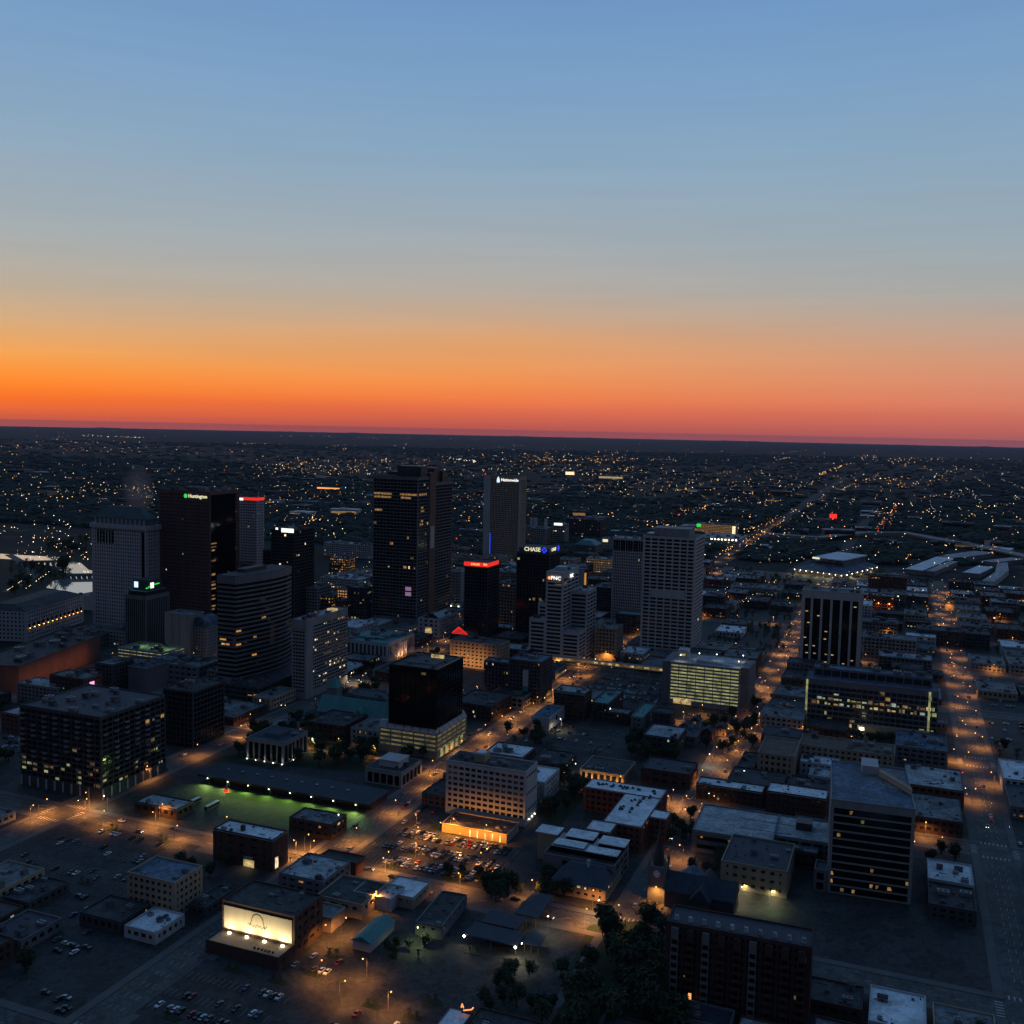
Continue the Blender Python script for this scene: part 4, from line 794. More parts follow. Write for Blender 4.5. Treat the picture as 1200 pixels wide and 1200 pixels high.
for k,(dx,dy) in enumerate(((22,-33),(36,-33))):
    x,y=W2(b0[0]+dy,b0[1]+dx);t=thing('bus',('long bus with pale roof parked in station yard, left one of two','long bus with pale roof parked in station yard, right one of two')[k],'bus',(x,y,.19),-GA,'buses parked in the station yard')
    m=MB();m.prism([(-1.25,-6),(1.25,-6),(1.25,6),(-1.25,6)],.4,3.,0);m.prism([(-1.2,-5.9),(1.2,-5.9),(1.2,5.9),(-1.2,5.9)],3.,3.25,1,[(-1,-5.5),(1,-5.5),(1,5.5),(-1,5.5)]);m.obj('body',['car_grey','roof_white'],t)
    m=MB();m.box(1.26,1.28,-5.4,5.4,1.5,2.6);m.box(-1.28,-1.26,-5.4,5.4,1.5,2.6);m.box(-1.1,1.1,-6.03,-6.01,1.3,2.7);m.obj('window_band','glass_black',t)
    for q in (-3.8,3.6):
        for s in (-1,1):
            w=MB();w.cyl(0,0,.5,-.15,.15,10);e=w.obj('wheel','rubber',t);e.rotation_euler=(0,R_(90),0);e.location=(s*1.15,q,.5)
x,y=at(265,934);t=thing('red_lit_sign','small glowing red sign on a post in bus station yard','sign',(x,y,.19),-GA);m=MB();m.cyl(0,0,.15,0,3,6);m.obj('post','steel',t);m=MB();m.box(-1.4,1.4,-.3,.3,3,4.6);m.box(-1.6,-1.41,-.4,.4,2.9,4.7);m.box(1.41,1.6,-.4,.4,2.9,4.7);m.obj('sign_face','bulb_red',t)
m=MB();m.beam((0,0,4.6),(1.2,0,9),.5);m.obj('pale_arm','pale',t)
kb=dict(lit=.02,pal='warm')
B('flat_depot_office','single storey flat roofed office between bus station and near avenue, far left',207,950,961,159,226,wall='brick_dark',fh=3.8,bay=5,band=.5,pier=.4,roof='roof_pale',units=2,us=(2,4),**kb)
R,a,b,h=B('brick_workshop','dark brick two storey workshop with pale roof and warm lit doorway',319,986,1022,251,336,wall='brick_dark',fh=4.5,bay=7,band=.75,pier=.6,lit=0,roof='roof_white',units=2,us=(2,3))
m=MB();m.box(a*.52,a*.7,-.6,-.42,.3,4.2);m.obj('lit_doorway','lit_yellow',R);m=MB();m.box(a*.54,a*.68,-1.2,-.42,5,6);m.obj('canopy','roof_pale',R);spot(R,(a*.6,-1.5,4.6),(a*.6,-3,0),500,(1,.75,.35),140)
m=MB();m.box(a+.4,a+.6,b*.15,b*.35,1,7);m.obj('lit_window','lit_bright',R);m=MB();m.box(a*.38,a*.43,b*.3,b*.45,h+.2,h+3.2);m.obj('chimney','brick_dark',R)
B('low_lot_shed','small dark flat roofed shed beside green lit yard corner',388,968,985,340,397,wall='brick_dark',fh=3.6,bay=5,band=.6,pier=.4,roof='roof_grey',units=2,us=(2,4),b=16,**kb)
B('red_walled_garage','narrow low building with red wall facing the crossroads',417,1013,1026,375,420,wall='brick',band=1,roof='roof_dark',units=0,b=9)
B('patched_roof_block','two storey block with patchy blue white roof in the near left lots',378,1035,1052,328,412,wall='grey_stone',fh=4,bay=5,band=.6,pier=.4,roof='roof_pale',units=4,us=(2,4),b=26,**kb)
B('dark_roof_store','low store with black roof and pale lit wall along the alley',424,1062,1078,372,428,wall='tan',band=.7,fh=4,bay=6,pier=.4,roof='roof_dark',units=1,us=(2,4),b=24,lit=0)
B('pale_alley_building','small pale walled building lit orange by an alley lamp',415,1046,1060,420,458,b=14,wall='pale',band=1,roof='roof_pale',units=1,us=(1,2),side='L')
B('alley_annex','low annex with tan roof beside bright orange alley lamp',388,1078,1094,362,402,wall='tan',band=1,roof='roof_grey',units=0,b=12)
B('white_roof_shop','bright pale roofed single storey shop left of long black roof',484,1054,1066,446,504,wall='tan',band=.75,fh=4,bay=5,pier=.5,roof='roof_white',units=0,lit=.01)
B('black_roof_warehouse','long warehouse with black flat roof running back to the avenue',517,1087,1101,488,546,wall='grey_stone',band=.8,fh=4,bay=6,pier=.5,roof='roof_dark',units=3,us=(1,3),lit=.02,rot=-4)
R,a,b,h=B('gabled_shed','small gabled shed with pale end wall between two alley yards',434,1106,1117,413,462,wall='pale',band=1,units=0,roof='roof_grey',parapet=0)
gable(-.5,a+.5,-.5,b+.5,h+.21,h+2.5,'y').obj('gable_roof','roof_green',R)
# drive-in with flood lights
R,a,b,h=B('drive_in_diner','low drive-in diner with flat canopies and two dazzling flood lights',608,1106,1119,546,648,bare=True)
m=MB();m.box(a*.3,a*.75,b*.1,b*.5,0,h-.6);m.obj('wall','brick_dark',R)
for x0,x1,y0,y1,z in ((0,a,-2,b*.22,h-.3),(a*.1,a*.8,b*.24,b*.5,h),(a*.55,a,b*.52,b*1.05,h+.4),(a*1.02,a*1.35,b*.05,b*.35,h-.8)):
    m=MB();m.box(x0,x1,y0,y1,z,z+.5);m.obj('canopy_roof','roof_slate',R)
    m=MB()
    for x in (x0+1,(x0+x1)/2,x1-1):
        for y in (y0+.8,y1-.8):m.cyl(x,y,.14,0,z,6)
    m.obj('canopy_post','steel',R)
m=MB();m.box(a*.15,a*.85,-2.15,-2.01,h-.35,h+.15);m.obj('blue_trim','car_blue',R)
for x,y in ((a*.02,-3.2),(a*.98,-3.0)):
    m=MB();m.ball(x,y,h-.3,.75);m.obj('flood_light','bulb_white',R);spot(R,(x,y-.3,h-.5),(x,y-6,0),9000,(1,.9,.6),155)
# lit billboard building
R,a,b,h=B('billboard_building','dark brick building with wide cream wall sign lit from below by four lamps',345,1076,1122,262,366,wall='brick_dark',fh=4.2,bay=5,band=.65,pier=.5,lit=0,roof='roof_dark',units=3,us=(2,4),b=22)
m=MB();m.box(a*.02,a*.98,-.8,-.5,h-11.5,h-1);wl=m.obj('white_wall_sign','white_stone',R)
m=MB()
for k in range(9):
    t0,t1=math.pi*k/9,math.pi*(k+1)/9;m.beam((a*.5+3.2*math.cos(t0),-.84,h-5.5+3.6*math.sin(t0)),(a*.5+3.2*math.cos(t1),-.84,h-5.5+3.6*math.sin(t1)),.12)
m.beam((a*.5-3.2,-.84,h-5.5),(a*.5-4.2,-.84,h-7.5),.1);m.beam((a*.5+3.2,-.84,h-5.5),(a*.5+4,-.84,h-8),.1);m.obj('arch_emblem','metal_dark',wl,'stuff')
m=MB();pp=[(a*(.36+.28*q/24),-.84,h-7.4+.7*math.sin(q*1.7)+.3*math.sin(q*.6)) for q in range(25)]
for p,q in zip(pp,pp[1:]):m.beam(p,q,.07)
m.obj('script_flourish','metal_dark',wl,'stuff')
m=MB();m.box(0,a,-12,-.5,0,h-13);m.obj('terrace','tan',R);m=MB();m.box(-.3,a+.3,-12.3,-12,0,h-12);m.box(a,a+.3,-12,-.5,0,h-12);m.objs('terrace_parapet','brick_dark',R)
for k in range(4):
    x=a*(.13+.25*k);m=MB();m.box(x-.6,x+.6,-2.7,-2.,h-12.95,h-12.2);m.obj('sign_lamp','bulb_white',R);spot(R,(x,-5.2,h-12.6),(x,-.6,h-5),6500,(1,.76,.33),150,.9)
for k in range(6):m=MB();x=a*(.6+.05*k);m.box(x,x+.9,-9,-8.1,h-13,h-12.1);m.obj('terrace_table','metal_dark',R)
B('windowed_brick_block','tan brick block with regular dark windows and blue grey roof, lower left edge',204,1036,1078,150,236,wall='tan',fh=3.6,bay=3.4,band=.5,pier=.45,lit=.015,roof='roof_blue',units=3,us=(2,4),pal='warm')
R=BU('long_white_shed','narrow long shed with pale roof at the bottom edge',300,-158,9,46,5,wall='grey_stone',band=1,roof='roof_white',units=0,parapet=.2)
x,y=W2(345,-152);t=thing('neon_arrow_sign','small orange neon sign with star on dark roof','sign',(x,y,5.4),-GA);m=MB()
m.beam((0,0,1),(3.5,0,2.2),.2);m.beam((3.5,0,2.2),(4.2,0,3.2),.2);m.beam((-1,0,2),(-.6,0,3.6),.2);m.beam((-.6,0,3.6),(0,0,2),.2);m.obj('neon_tube','sign_orange',t);m=MB();m.box(-1,4.5,.1,.4,-.4,.9);m.obj('frame','metal_dark',t)
BU('dark_bottom_building','dark flat roofed building below the neon sign',330,-147,28,20,5.3,wall='brick_dark',fh=3.5,bay=5,band=.6,pier=.4,lit=.01,roof='roof_dark',units=3,us=(2,4))
R,a,b,h=B('tan_annex','tan brick annex with dark flat roof and lit doorways behind the cathedral',922,1023,1053,846,931,wall='tan',fh=4,bay=5,band=.6,pier=.5,lit=.03,roof='roof_slate',units=2,us=(2,4))
for x in (.35,.78):m=MB();m.box(a*x,a*x+2.2,-.6,-.42,.3,3.4);m.obj('lit_doorway','lit_yellow',R);spot(R,(a*x+1,-1.5,4.4),(a*x+1,-3,0),2200,(1,.85,.45),150)
R,a,b,h=B('lit_lobby','small glass lobby with two tall lit panes against the banded corner office',968,1022,1046,955,975,b=12,wall='grey_stone',glass='glass_black',fh=4.2,bay=5,band=.25,pier=.2,lit=.3,roof='roof_slate',units=0,pal='white')
# cluster between the dark lot and lit garage
B('pale_roof_block','dark block under a pale roof with black vents, trees close on its left',794,867,888,755,804,wall='dark_stone',fh=3.6,bay=5,band=.6,pier=.4,lit=.01,roof='roof_pale',units=3,us=(2,4))
B('slate_roof_hall','long dark hall with blue slate roof behind white roofed apartments',808,909,926,752,817,wall='brick_dark',fh=4,bay=6,band=.6,pier=.4,lit=.01,roof='roof_slate',units=3,us=(2,4))
B('teal_shop','small shop with teal roof left of the little gabled houses',753,842,855,740,768,wall='grey_stone',fh=3.8,bay=5,band=.6,pier=.4,lit=.03,roof='roof_green',units=1,us=(1,3))
B('walled_yard_store','dark store with flat roof beside the teal roofed shop',786,838,855,765,791,b=16,wall='dark_stone',fh=3.8,bay=5,band=.6,pier=.4,lit=.03,roof='roof_dark',units=2,us=(1,3))
B('lot_side_store','low dark store along the far side of the dark lot',736,838,850,700,741,b=14,wall='brick_dark',fh=3.8,bay=5,band=.6,pier=.4,lit=.04,roof='roof_grey',units=2,us=(1,3))
for k,(px,py,wl) in enumerate(((796,860,'white_stone'),(822,866,'brick'),(808,853,'pale'),(838,862,'tan'),(782,868,'tan'))):
    x,y=at(px,py);R=thing('gabled_house',('little white gabled house, nearest the teal shop','little red brick gabled house under a red street glow','little pale gabled house behind the others','little tan gabled house at right end of its row','little tan gabled house before the walled store')[k],'house',(x,y,0),-GA,'little gabled houses below lit garage');occ((x,y),8,10,GA,1)
    m=MB();m.box(0,8,0,10,0,6);m.obj('wall',wl,R);gable(-.4,8.4,-.4,10.4,6.01,9.5,'y').obj('roof','roof_slate',R)
    for q in (1.2,3.6,6):
        for z in (1.2,3.8):m=MB();m.box(q,q+.9,-.06,-.01,z,z+1.4);m.obj('window','lit_warm' if random.random()<.25 else 'glass_black',R)
    m=MB();m.box(6.4,7.,7,7.7,7,10);m.obj('chimney','brick_dark',R)
# church with green copper roof in the park
O=at(445,846);R=thing('green_roof_church','stone church with long teal copper roof and square tower in dark trees','church',(O[0],O[1],0),-GA);A=58
R.location=(*at(372,846),0);occ(R.location[:2],A,22,GA)
m=MB();m.box(0,A,0,16,0,9);m.box(A*.6,A*.78,-5,21,0,9);m.obj('wall','grey_stone',R);gable(-.6,A+.6,-.8,16.8,9.01,21,'x').obj('copper_roof','roof_green',R);gable(A*.6-.5,A*.78+.5,-5.6,21.6,9.02,17,'y').obj('transept_roof','roof_green',R)
m=MB();m.box(-2,7,17,26,0,24);m.obj('bell_tower','grey_stone',R);m=MB();m.prism([(-2.6,16.4),(7.6,16.4),(7.6,26.6),(-2.6,26.6)],24,33,0,[(2.4,21.4),(2.6,21.4),(2.6,21.6),(2.4,21.6)]);m.obj('tower_roof','roof_green',R)
B('gothic_school','dark stone building with small lantern behind the church transept',452,820,842,405,458,wall='grey_stone',fh=4,bay=3,band=.4,pier=.5,lit=.01,roof='roof_slate',units=1,b=20)
# upper middle fill behind the towers, seen between them
MIDS=[
('lit_ribbed_deck','orange lit parking deck between black stepped tower and tallest tower',410,692,715,395,437,'concrete','lit_orange','orange',.3),
('curved_glass_block','low block with rows of orange lit windows by the street gap',388,700,735,368,395,'bronze','glass','orange',.35),
('plum_block','dark plum coloured block beside the orange windowed block',405,705,735,390,412,'red_granite','glass','warm',.05),
('dark_mid_block','dark mid block with faint amber windows left of tallest tower',428,690,735,408,436,'dark_stone','glass_black','warm',.08),
('arena_lit_block','block with bright orange lit floors before pale low arena roofs',408,655,678,386,416,'bronze','glass','orange',.45),
('pale_deck_block','pale low deck with string of small lights along its roof edge',420,680,692,376,440,'pale','glass','white',.1),
('flat_hall','flat pale hall roof behind tallest tower',436,640,655,380,440,'pale','glass','dim',.02),
('brown_mid_block','brown block between red signed tower and octagon tower',605,685,735,584,612,'tan','glass','orange',.05),
('amber_deck','low deck lit amber along its eaves right of white stepped tower',718,656,673,687,722,'tan','lit_dim','orange',.2),
('power_house','grey block carrying three pale chimney stacks, right of insurance tower',640,620,640,610,648,'concrete','glass','dim',.01),
('lit_side_block','slim grey block with bright white rooftop sign right of chimneys',662,615,640,648,666,'concrete','glass','white',.05),
('black_wide_block','wide black block with orange lights in front, below wooded hills',704,610,634,664,710,'dark_stone','glass_black','orange',.03),
('teal_arch_roof','low building with teal arched roof behind octagon tower',698,640,655,672,706,'grey_stone','glass','dim',.01),
('pale_strip_block','pale flat block with yellow sign left of ribbed twin',720,632,650,705,724,'pale','glass','white',.02),
('wide_grey_deck','wide grey flat building in front of insurance tower',608,672,700,583,640,'grey_stone','glass','dim',.02),
('tan_low_block','tan flat block in front of insurance tower with few lights',562,655,668,520,572,'tan','glass','dim',.02),
('brown_low_block','low brown block behind floodlit slab',545,645,655,508,560,'grey_stone','glass','warm',.04),
('corner_tan_block','tan mid block left of lattice tower with shops at foot',700,700,720,692,722,'grey_stone','glass','white',.04),
('slate_mid_block','slate coloured block right of stepped tower',720,690,725,695,730,'dark_stone','glass','white',.02),
('low_front_block','low flat blocks before white stepped tower with roof plant',618,763,778,560,628,'dark_stone','glass','dim',.02),
('yellow_lit_hotel','curved pale hotel lit yellow with green lit left corner, beyond freeway bend',862,616,631,817,866,'tan','lit_warm','warm',.0),
('white_lamp_hall','long low white hall with a row of lamps under its eaves',868,632,641,820,876,'pale','glass','white',.0),
('red_brick_mill','red brown brick mill block with dark roof right of striped tower',1063,678,700,1018,1068,'brick','glass','orange',.05),
('red_wall_store','store with red wall lamps and pale roof beside striped tower',1048,700,716,1012,1052,'brick','glass','orange',.04),
('tan_flat_store','tan flat roofed store on the right street',1085,722,735,1060,1090,'tan','glass','orange',.1),
('yellow_lit_store','long store front glowing yellow on far right',1148,706,716,1108,1152,'tan','lit_dim','warm',.4),
('blank_wall_block','blank lilac wall with flat roof right of striped tower',1074,752,778,1012,1075,'concrete','glass','dim',.0),
('pale_hall','long pale roofed hall with low gable before it',1092,775,792,1030,1094,'grey_stone','glass','dim',.01),
('teal_flat_store','teal roofed flat row beside striped tower',1052,732,745,1010,1055,'grey_stone','glass','orange',.05),
('dark_flat_row','dark flat roofed row with roof plant on right side',1160,745,762,1075,1166,'dark_stone','glass','warm',.02),
('pale_roof_depot','pale roofed depot at right edge',1195,708,720,1162,1198,'grey_stone','glass','dim',.01),
('dark_low_store','dark store with orange lit forecourt behind lattice tower',848,700,718,824,850,'dark_stone','glass_black','white',.05),
('red_edge_store','low maroon store with pale roof edge right of lattice tower',846,680,692,822,850,'brick','glass','dim',.0),
]
for nm,lb,px,yt,yb,pl,pr,wm,gm,pal,lt in MIDS:
    R,a,b,h=B(nm,lb,px,yt,yb,pl,pr,b=None if pr-px>4 and px<900 else random.uniform(22,40),wall=wm,glass=gm,fh=3.8,bay=4,band=.45,pier=.3,lit=lt,pal=pal,roof=random.choice(('roof_grey','roof_dark','roof_slate')) if 'pale' not in lb and 'white' not in lb else 'roof_pale',units=3,us=(4,9))
    if nm=='power_house':
        for x in (.3,.45,.85):m=MB();m.cyl(a*x,b*.5,3.6,h,h+19,12,0,3.2);m.obj('chimney','pale',R)
    if nm in('teal_arch_roof',):m=MB();m.prism([(0,0),(a,0),(a,b),(0,b)],h+.3,h+9,0,[(a*.3,b*.2),(a*.7,b*.2),(a*.7,b*.8),(a*.3,b*.8)]);m.obj('arched_roof','roof_green',R)
    if nm=='lit_side_block':m=MB();m.box(a*.1,a*.8,-.8,-.5,h-2,h+3);m.obj('white_sign','sign_white',R)
    if nm=='pale_strip_block':m=MB();m.box(a*.1,a*.5,-.9,-.5,h-6,h-1);m.obj('yellow_sign','sign_cream',R)
    if nm=='white_lamp_hall':
        for k in range(8):m=MB();m.box(a*(.28+.085*k),a*(.28+.085*k)+2.4,-1.2,-.4,h-3.6,h-1.8);m.obj('eave_lamp','bulb_white',R)
    if nm=='yellow_lit_hotel':
        m=MB();m.box(-1,a*.1,-1,-.4,h-7,h);m.obj('green_corner','sign_green',R);m=MB();m.box(a*.92,a,-1,-.45,2,h-2);m.obj('lit_corner','lit_bright',R)
    if nm=='floodlit_slab':pass
    if nm=='red_wall_store':
        for k in range(3):m=MB();m.ball(a*(.15+.35*k),-1.4,h*.5,.9);m.obj('wall_lamp','bulb_orange',R);spot(R,(a*(.15+.35*k),-2.2,h*.5),(a*(.15+.35*k),-.5,h*.4),3000,(1,.3,.1),160)
    if nm=='pale_hall':gable(a*.25,a*.85,-10,-.6,h*.5,h*.75,'x').obj('front_gable','roof_grey',R);m=MB();m.box(a*.27,a*.83,-9.5,-.6,0,h*.5-.02);m.obj('front_block','tan',R)
# floodlights at the foot of the slab behind the tallest tower
sl_=[o for o in bpy.data.objects if o.name=='floodlit_slab'][0]
for k in range(4):m=MB();x=4+k*11;m.ball(x,-2,1.5,.8);m.obj('uplight','bulb_green',sl_);spot(sl_,(x,-2.4,1.),(x,-.3,14),5200,(.95,1,.4),80)
# big convention hall with stepped blue roof
A_,C_,D_=[Vector(at(*p)) for p in ((930,672),(988,680),(1030,669))];e1,e2=C_-A_,D_-C_;la,lb_=e1.length,e2.length;rz=math.atan2(e1.y,e1.x)
R=thing('exhibition_hall','huge hall with stepped blue grey roofs and lamps along its eaves','hall',(A_.x,A_.y,0),rz)
q=Matrix.Rotation(-rz,2)@e2;sh=lambda x,y:(x*la+y*q.x,y*q.y)
for p in (A_,C_,D_,A_+e2):u_,v_=UV(*p);OCC.append((u_-70,u_+70,v_-60,v_+60))
u_,v_=UV(*((A_+D_)/2));OCC.append((u_-110,u_+110,v_-90,v_+90))
def pad(x0,x1,y0,y1):return [sh(x0,y0),sh(x1,y0),sh(x1,y1),sh(x0,y1)]
m=MB();m.prism(pad(.01,.99,.01,.99),0,9);m.obj('wall','tan',R);m=MB();m.prism(pad(0,1,0,1),9,16,0,pad(.2,.85,.2,.85));m.obj('lower_roof','roof_blue',R)
m=MB();m.prism(pad(.24,.82,.22,.84),14,27);m.obj('upper_wall','roof_blue',R);m=MB();m.prism(pad(.22,.84,.2,.86),27,28.5);m.obj('upper_roof','roof_white',R)
m=MB();m.prism(pad(.25,.81,.205,.218),20,22);m.obj('clerestory','glass_black',R);m=MB();m.prism(pad(.22,.36,.19,.199),25.5,28);m.obj('white_sign','sign_cream',R)
for k in range(9):
    x,y=sh(.03+.118*k,-.015);m=MB();m.ball(x,y,7.6,.8);m.obj('eave_lamp','bulb_white',R)
    if k%2==0:spot(R,(x,y-2,7.4),(x,y-6,0),5500,(1,.88,.45),165)
for k in range(7):
    x,y=sh(1.012,.08+.14*k);m=MB();m.ball(x,y,7.6,.8);m.obj('eave_lamp','bulb_white',R)
    if k%2:spot(R,(x+2,y,7.4),(x+6,y,0),5500,(1,.88,.45),165)
for nm,lb,pts,mt in (('curved_shed','long pale roofed shed curving along rail yard, right edge',((1150,688),(1180,683),(1182,665),(1170,668),(1168,680),(1140,697),(1150,700)),'roof_pale'),):
    q=[at(*p) for p in ((1146,690),(1160,692),(1182,674),(1180,664),(1168,666),(1166,676))];m=MB()
    ar=sum(q[i-1][0]*q[i][1]-q[i][0]*q[i-1][1] for i in range(len(q)))
    m.prism(q if ar>0 else q[::-1],0,9);o=m.obj('curved_shed',mt);tag(o,lb,'shed')
for i,(x0,y0,x1,y1,w) in enumerate(((1060,672,1098,657,34),(1082,674,1110,662,18),(1100,656,1142,650,40),(1128,676,1146,668,26),(1150,662,1185,658,26))):
    p,q=UV(*at(x0,y0)),UV(*at(x1,y1));ag=math.degrees(math.atan2(q[1]-p[1],q[0]-p[0]))
    BU('rail_shed',('long pale roofed shed right of exhibition hall, nearest to it','narrow pale shed beside the nearest long shed','broad pale flat shed below the freeway','small pale stepped shed inside the rail yard','pale shed at far right below freeway')[i],p[0],p[1],w,math.dist(p,q),8,rot=ag,wall='grey_stone',band=1,roof='roof_white' if i in(0,3) else 'roof_pale',units=0,parapet=0,group='sheds round the rail yard')
# ------------------------------------------------------------------ freeway and the long avenue beyond
def road(name,pts,w,z=.06,thick=None,m='asphalt'):
    q=[Vector(p) for p in pts];b=MB()
    for i in range(len(q)-1):
        d=(q[i+1]-q[i]).normalized();n=Vector((-d.y,d.x))*w/2
        d0=(q[i]-q[i-1]).normalized() if i>0 else d;d2=(q[i+2]-q[i+1]).normalized() if i<len(q)-2 else d
        n0=Vector((-(d+d0).y,(d+d0).x)).normalized()*w/2;n1=Vector((-(d+d2).y,(d+d2).x)).normalized()*w/2
        c=[q[i]-n0,q[i+1]-n1,q[i+1]+n1,q[i]+n0]
        if thick:
            b.prism([tuple(e) for e in c],z-thick,z)
            for s0,s1 in ((c[0],c[1]),(c[3],c[2])):b.beam((s0.x,s0.y,z+.5),(s1.x,s1.y,z+.5),.3,1)
        else:b.poly([(e.x,e.y,z) for e in c])
    return b.obj(name,[m,'concrete'],None,'structure')
FW=[at(*p) for p in ((905,630),(960,634),(1010,628),(1060,628),(1100,636),(1150,645),(1200,656),(1260,672))]
road('freeway',FW,30,9,1.5,'concrete')
road('avenue',[at(*p) for p in ((838,662),(880,637),(915,613),(940,592),(962,577))]+[W2(5200,-330),W2(12000,-350)],30,.07,m='far_asphalt')
road('ramp',[at(*p) for p in ((905,690),(928,668),(962,650),(958,638),(938,628))],14,.08,m='far_asphalt')
road('boulevard',[W2(1790,-112),W2(2500,-108),W2(3900,-86)],22,.07,m='far_asphalt')
road('river_drive',[at(*p) for p in ((8,694),(22,686),(40,675),(36,668),(28,660),(10,650))],14,.32,m='pavement')
for nm,lb,p,q,w,z in (('road_bridge','long low arched road bridge across the far river arm',(22,658.5),(76,657.5),12,6),('arched_bridge','stone bridge on arches over the near river',(80,673.5),(130,673),11,5)):
    a0,b0=at(*p,z),at(*q,z);d=Vector(b0)-Vector(a0);R=thing(nm,lb,'bridge',(a0[0],a0[1],0),math.atan2(d.y,d.x));n=8;l=d.length
    m=MB();m.box(0,l,-w/2,w/2,z-1.4,z);m.box(0,l,-w/2,-w/2+.4,z,z+1.1);m.box(0,l,w/2-.4,w/2,z,z+1.1);m.obj('deck','grey_stone',R)
    for k in range(n+1):
        x=l*k/n;m=MB();m.prism([(x-1.5,-w/2),(x+1.5,-w/2),(x+1.5,w/2),(x-1.5,w/2)],0,z-1.41,0,[(x-3,-w/2),(x+3,-w/2),(x+3,w/2),(x-3,w/2)]);m.obj('pier','grey_stone',R)
# ------------------------------------------------------------------ trees
def crown_mesh(seed,lobes,n,mat):
    r=random.Random(seed);m=MB();ls=[]
    for _ in range(lobes):
        t=r.uniform(0,6.283);q=r.uniform(0,2.3);ls.append((q*math.cos(t),q*math.sin(t),r.uniform(3.2,6.8),r.uniform(1.3,2.4)))
    for _ in range(n):
        x,y,z,s=r.choice(ls);d=Vector((r.gauss(0,1),r.gauss(0,1),r.gauss(0,.9))).normalized()*s*(r.random()**.4)
        c=Vector((x,y,z))+d;nn=(d.normalized()+Vector((r.gauss(0,.5),r.gauss(0,.5),r.gauss(0,.5)+.4))).normalized();t=nn.orthogonal().normalized();t.rotate(Matrix.Rotation(r.uniform(0,6.28),3,nn));u=nn.cross(t);k=r.uniform(.3,.62)
        m.poly([tuple(c+t*k),tuple(c+u*k*.7),tuple(c-t*k),tuple(c-u*k*.7)])
    return m.mesh('crown',mat)
CR=[crown_mesh(i,9+i,620,('leaf','leaf_dark')[i%2]) for i in range(4)]
def trunk_mesh():
    m=MB();m.cyl(0,0,.32,0,3.2,7,0,.2)
    for t in range(4):m.beam((0,0,2.6),(1.6*math.cos(t*1.6),1.6*math.sin(t*1.6),4.8),.09)
    return m.mesh('trunk','bark')
TR=trunk_mesh()
TQ=[];CQ=[]                                             # trees and cars wait here: the 300 that show largest become things of their own
def tree(x,y,s,label,group,z=0):TQ.append((x,y,s,label,group,z))
def make_tree(x,y,s,label,group,z):
    R=thing('tree',label,'tree',(x,y,z),random.uniform(0,6.28),group);R.scale=(s*random.uniform(.9,1.15),s*random.uniform(.9,1.15),s)
    link('trunk',TR,R);link('crown',random.choice(CR),R);return R
def grove(poly,n,s,label,group,avoid=True):
    xs=[p[0] for p in poly];ys=[p[1] for p in poly];k=0;t=0;pl=[]
    while k<n and t<n*40:
        t+=1;px,py=random.uniform(min(xs),max(xs)),random.uniform(min(ys),max(ys))
        ins=False
        for i in range(len(poly)):
            (x0,y0),(x1,y1)=poly[i-1],poly[i]
            if (y0>py)!=(y1>py) and px<(x1-x0)*(py-y0)/(y1-y0)+x0:ins=not ins
        if not ins:continue
        x,y=at(px,py);u,v=UV(x,y)
        if avoid and any(a+1<u<b-1 and c+1<v<d-1 for a,b,c,d in OCC):continue
        if any((x-a)**2+(y-b)**2<9*s*s for a,b in pl):continue
        pl.append((x,y));tree(x,y,s*random.uniform(.75,1.25),label,group);k+=1
grove([(270,905),(285,860),(380,845),(450,850),(448,880),(432,895),(420,925),(380,915)],46,1.45,'leafy tree in the dark church park','trees in the church park')
grove([(470,870),(500,866),(505,888),(470,892)],5,1.1,'tree before the vaulted garage','trees before the vaulted garage')
grove([(632,905),(655,900),(690,925),(688,950),(660,965),(632,955)],16,1.35,'tree in the yard behind the cream hotel slab','trees behind the hotel slab')
grove([(700,1090),(770,1085),(800,1150),(800,1215),(650,1215),(680,1150)],34,1.7,'big dark tree beside the long brick apartments','trees by the long brick apartments')
grove([(585,862),(612,852),(650,860),(660,872),(620,880),(590,872)],10,1.1,'small tree beside the corner pavilion','trees by the corner pavilion')
grove([(735,862),(800,872),(800,895),(740,895)],16,1.3,'dark tree behind the amber pilastered hall','trees behind the pilastered hall')
grove([(825,850),(885,820),(890,850),(850,890),(825,880)],22,1.2,'tree lining the street right of lit garage','trees right of the lit garage')
grove([(900,815),(945,812),(945,850),(915,850)],10,1.1,'tree by the glittering lantern court','trees left of the glass office')
grove([(783,965),(812,958),(812,990),(785,1000)],9,1.0,'tree behind the cathedral spire','trees behind the cathedral')
grove([(830,760),(940,735),(935,770),(890,775),(830,790)],22,1.2,'tree between lattice tower and striped tower','trees between the towers on the right')
grove([(500,1022),(520,1018),(640,1050),(640,1058),(560,1045)],12,.8,'shrubby tree along the car park edge','trees along the car park edge')
grove([(560,1140),(660,1120),(665,1200),(560,1205)],14,1.1,'dark tree at the bottom edge below the drive-in','trees at the bottom edge')
grove([(420,1120),(500,1105),(520,1125),(430,1135)],7,.7,'small tree along the alley lot','trees of the alley lot')
grove([(560,1040),(598,1040),(598,1068),(560,1068)],4,1.5,'round tree on the avenue before the drive-in','trees before the drive-in')
grove([(640,1020),(690,1015),(690,1052),(630,1050)],9,1.,'tree round the blue roofed house','trees round the blue roofed house')
grove([(470,765),(560,755),(555,775),(480,785)],14,1.3,'tree on the lawn beside the classical statehouse','trees round the statehouse')
grove([(380,790),(440,785),(450,815),(400,822)],14,1.3,'tree between banded tower and statehouse','trees before the statehouse')
grove([(50,640),(110,636),(110,652),(60,650)],20,2.2,'tree on the far river bank','trees on the far river bank',False)
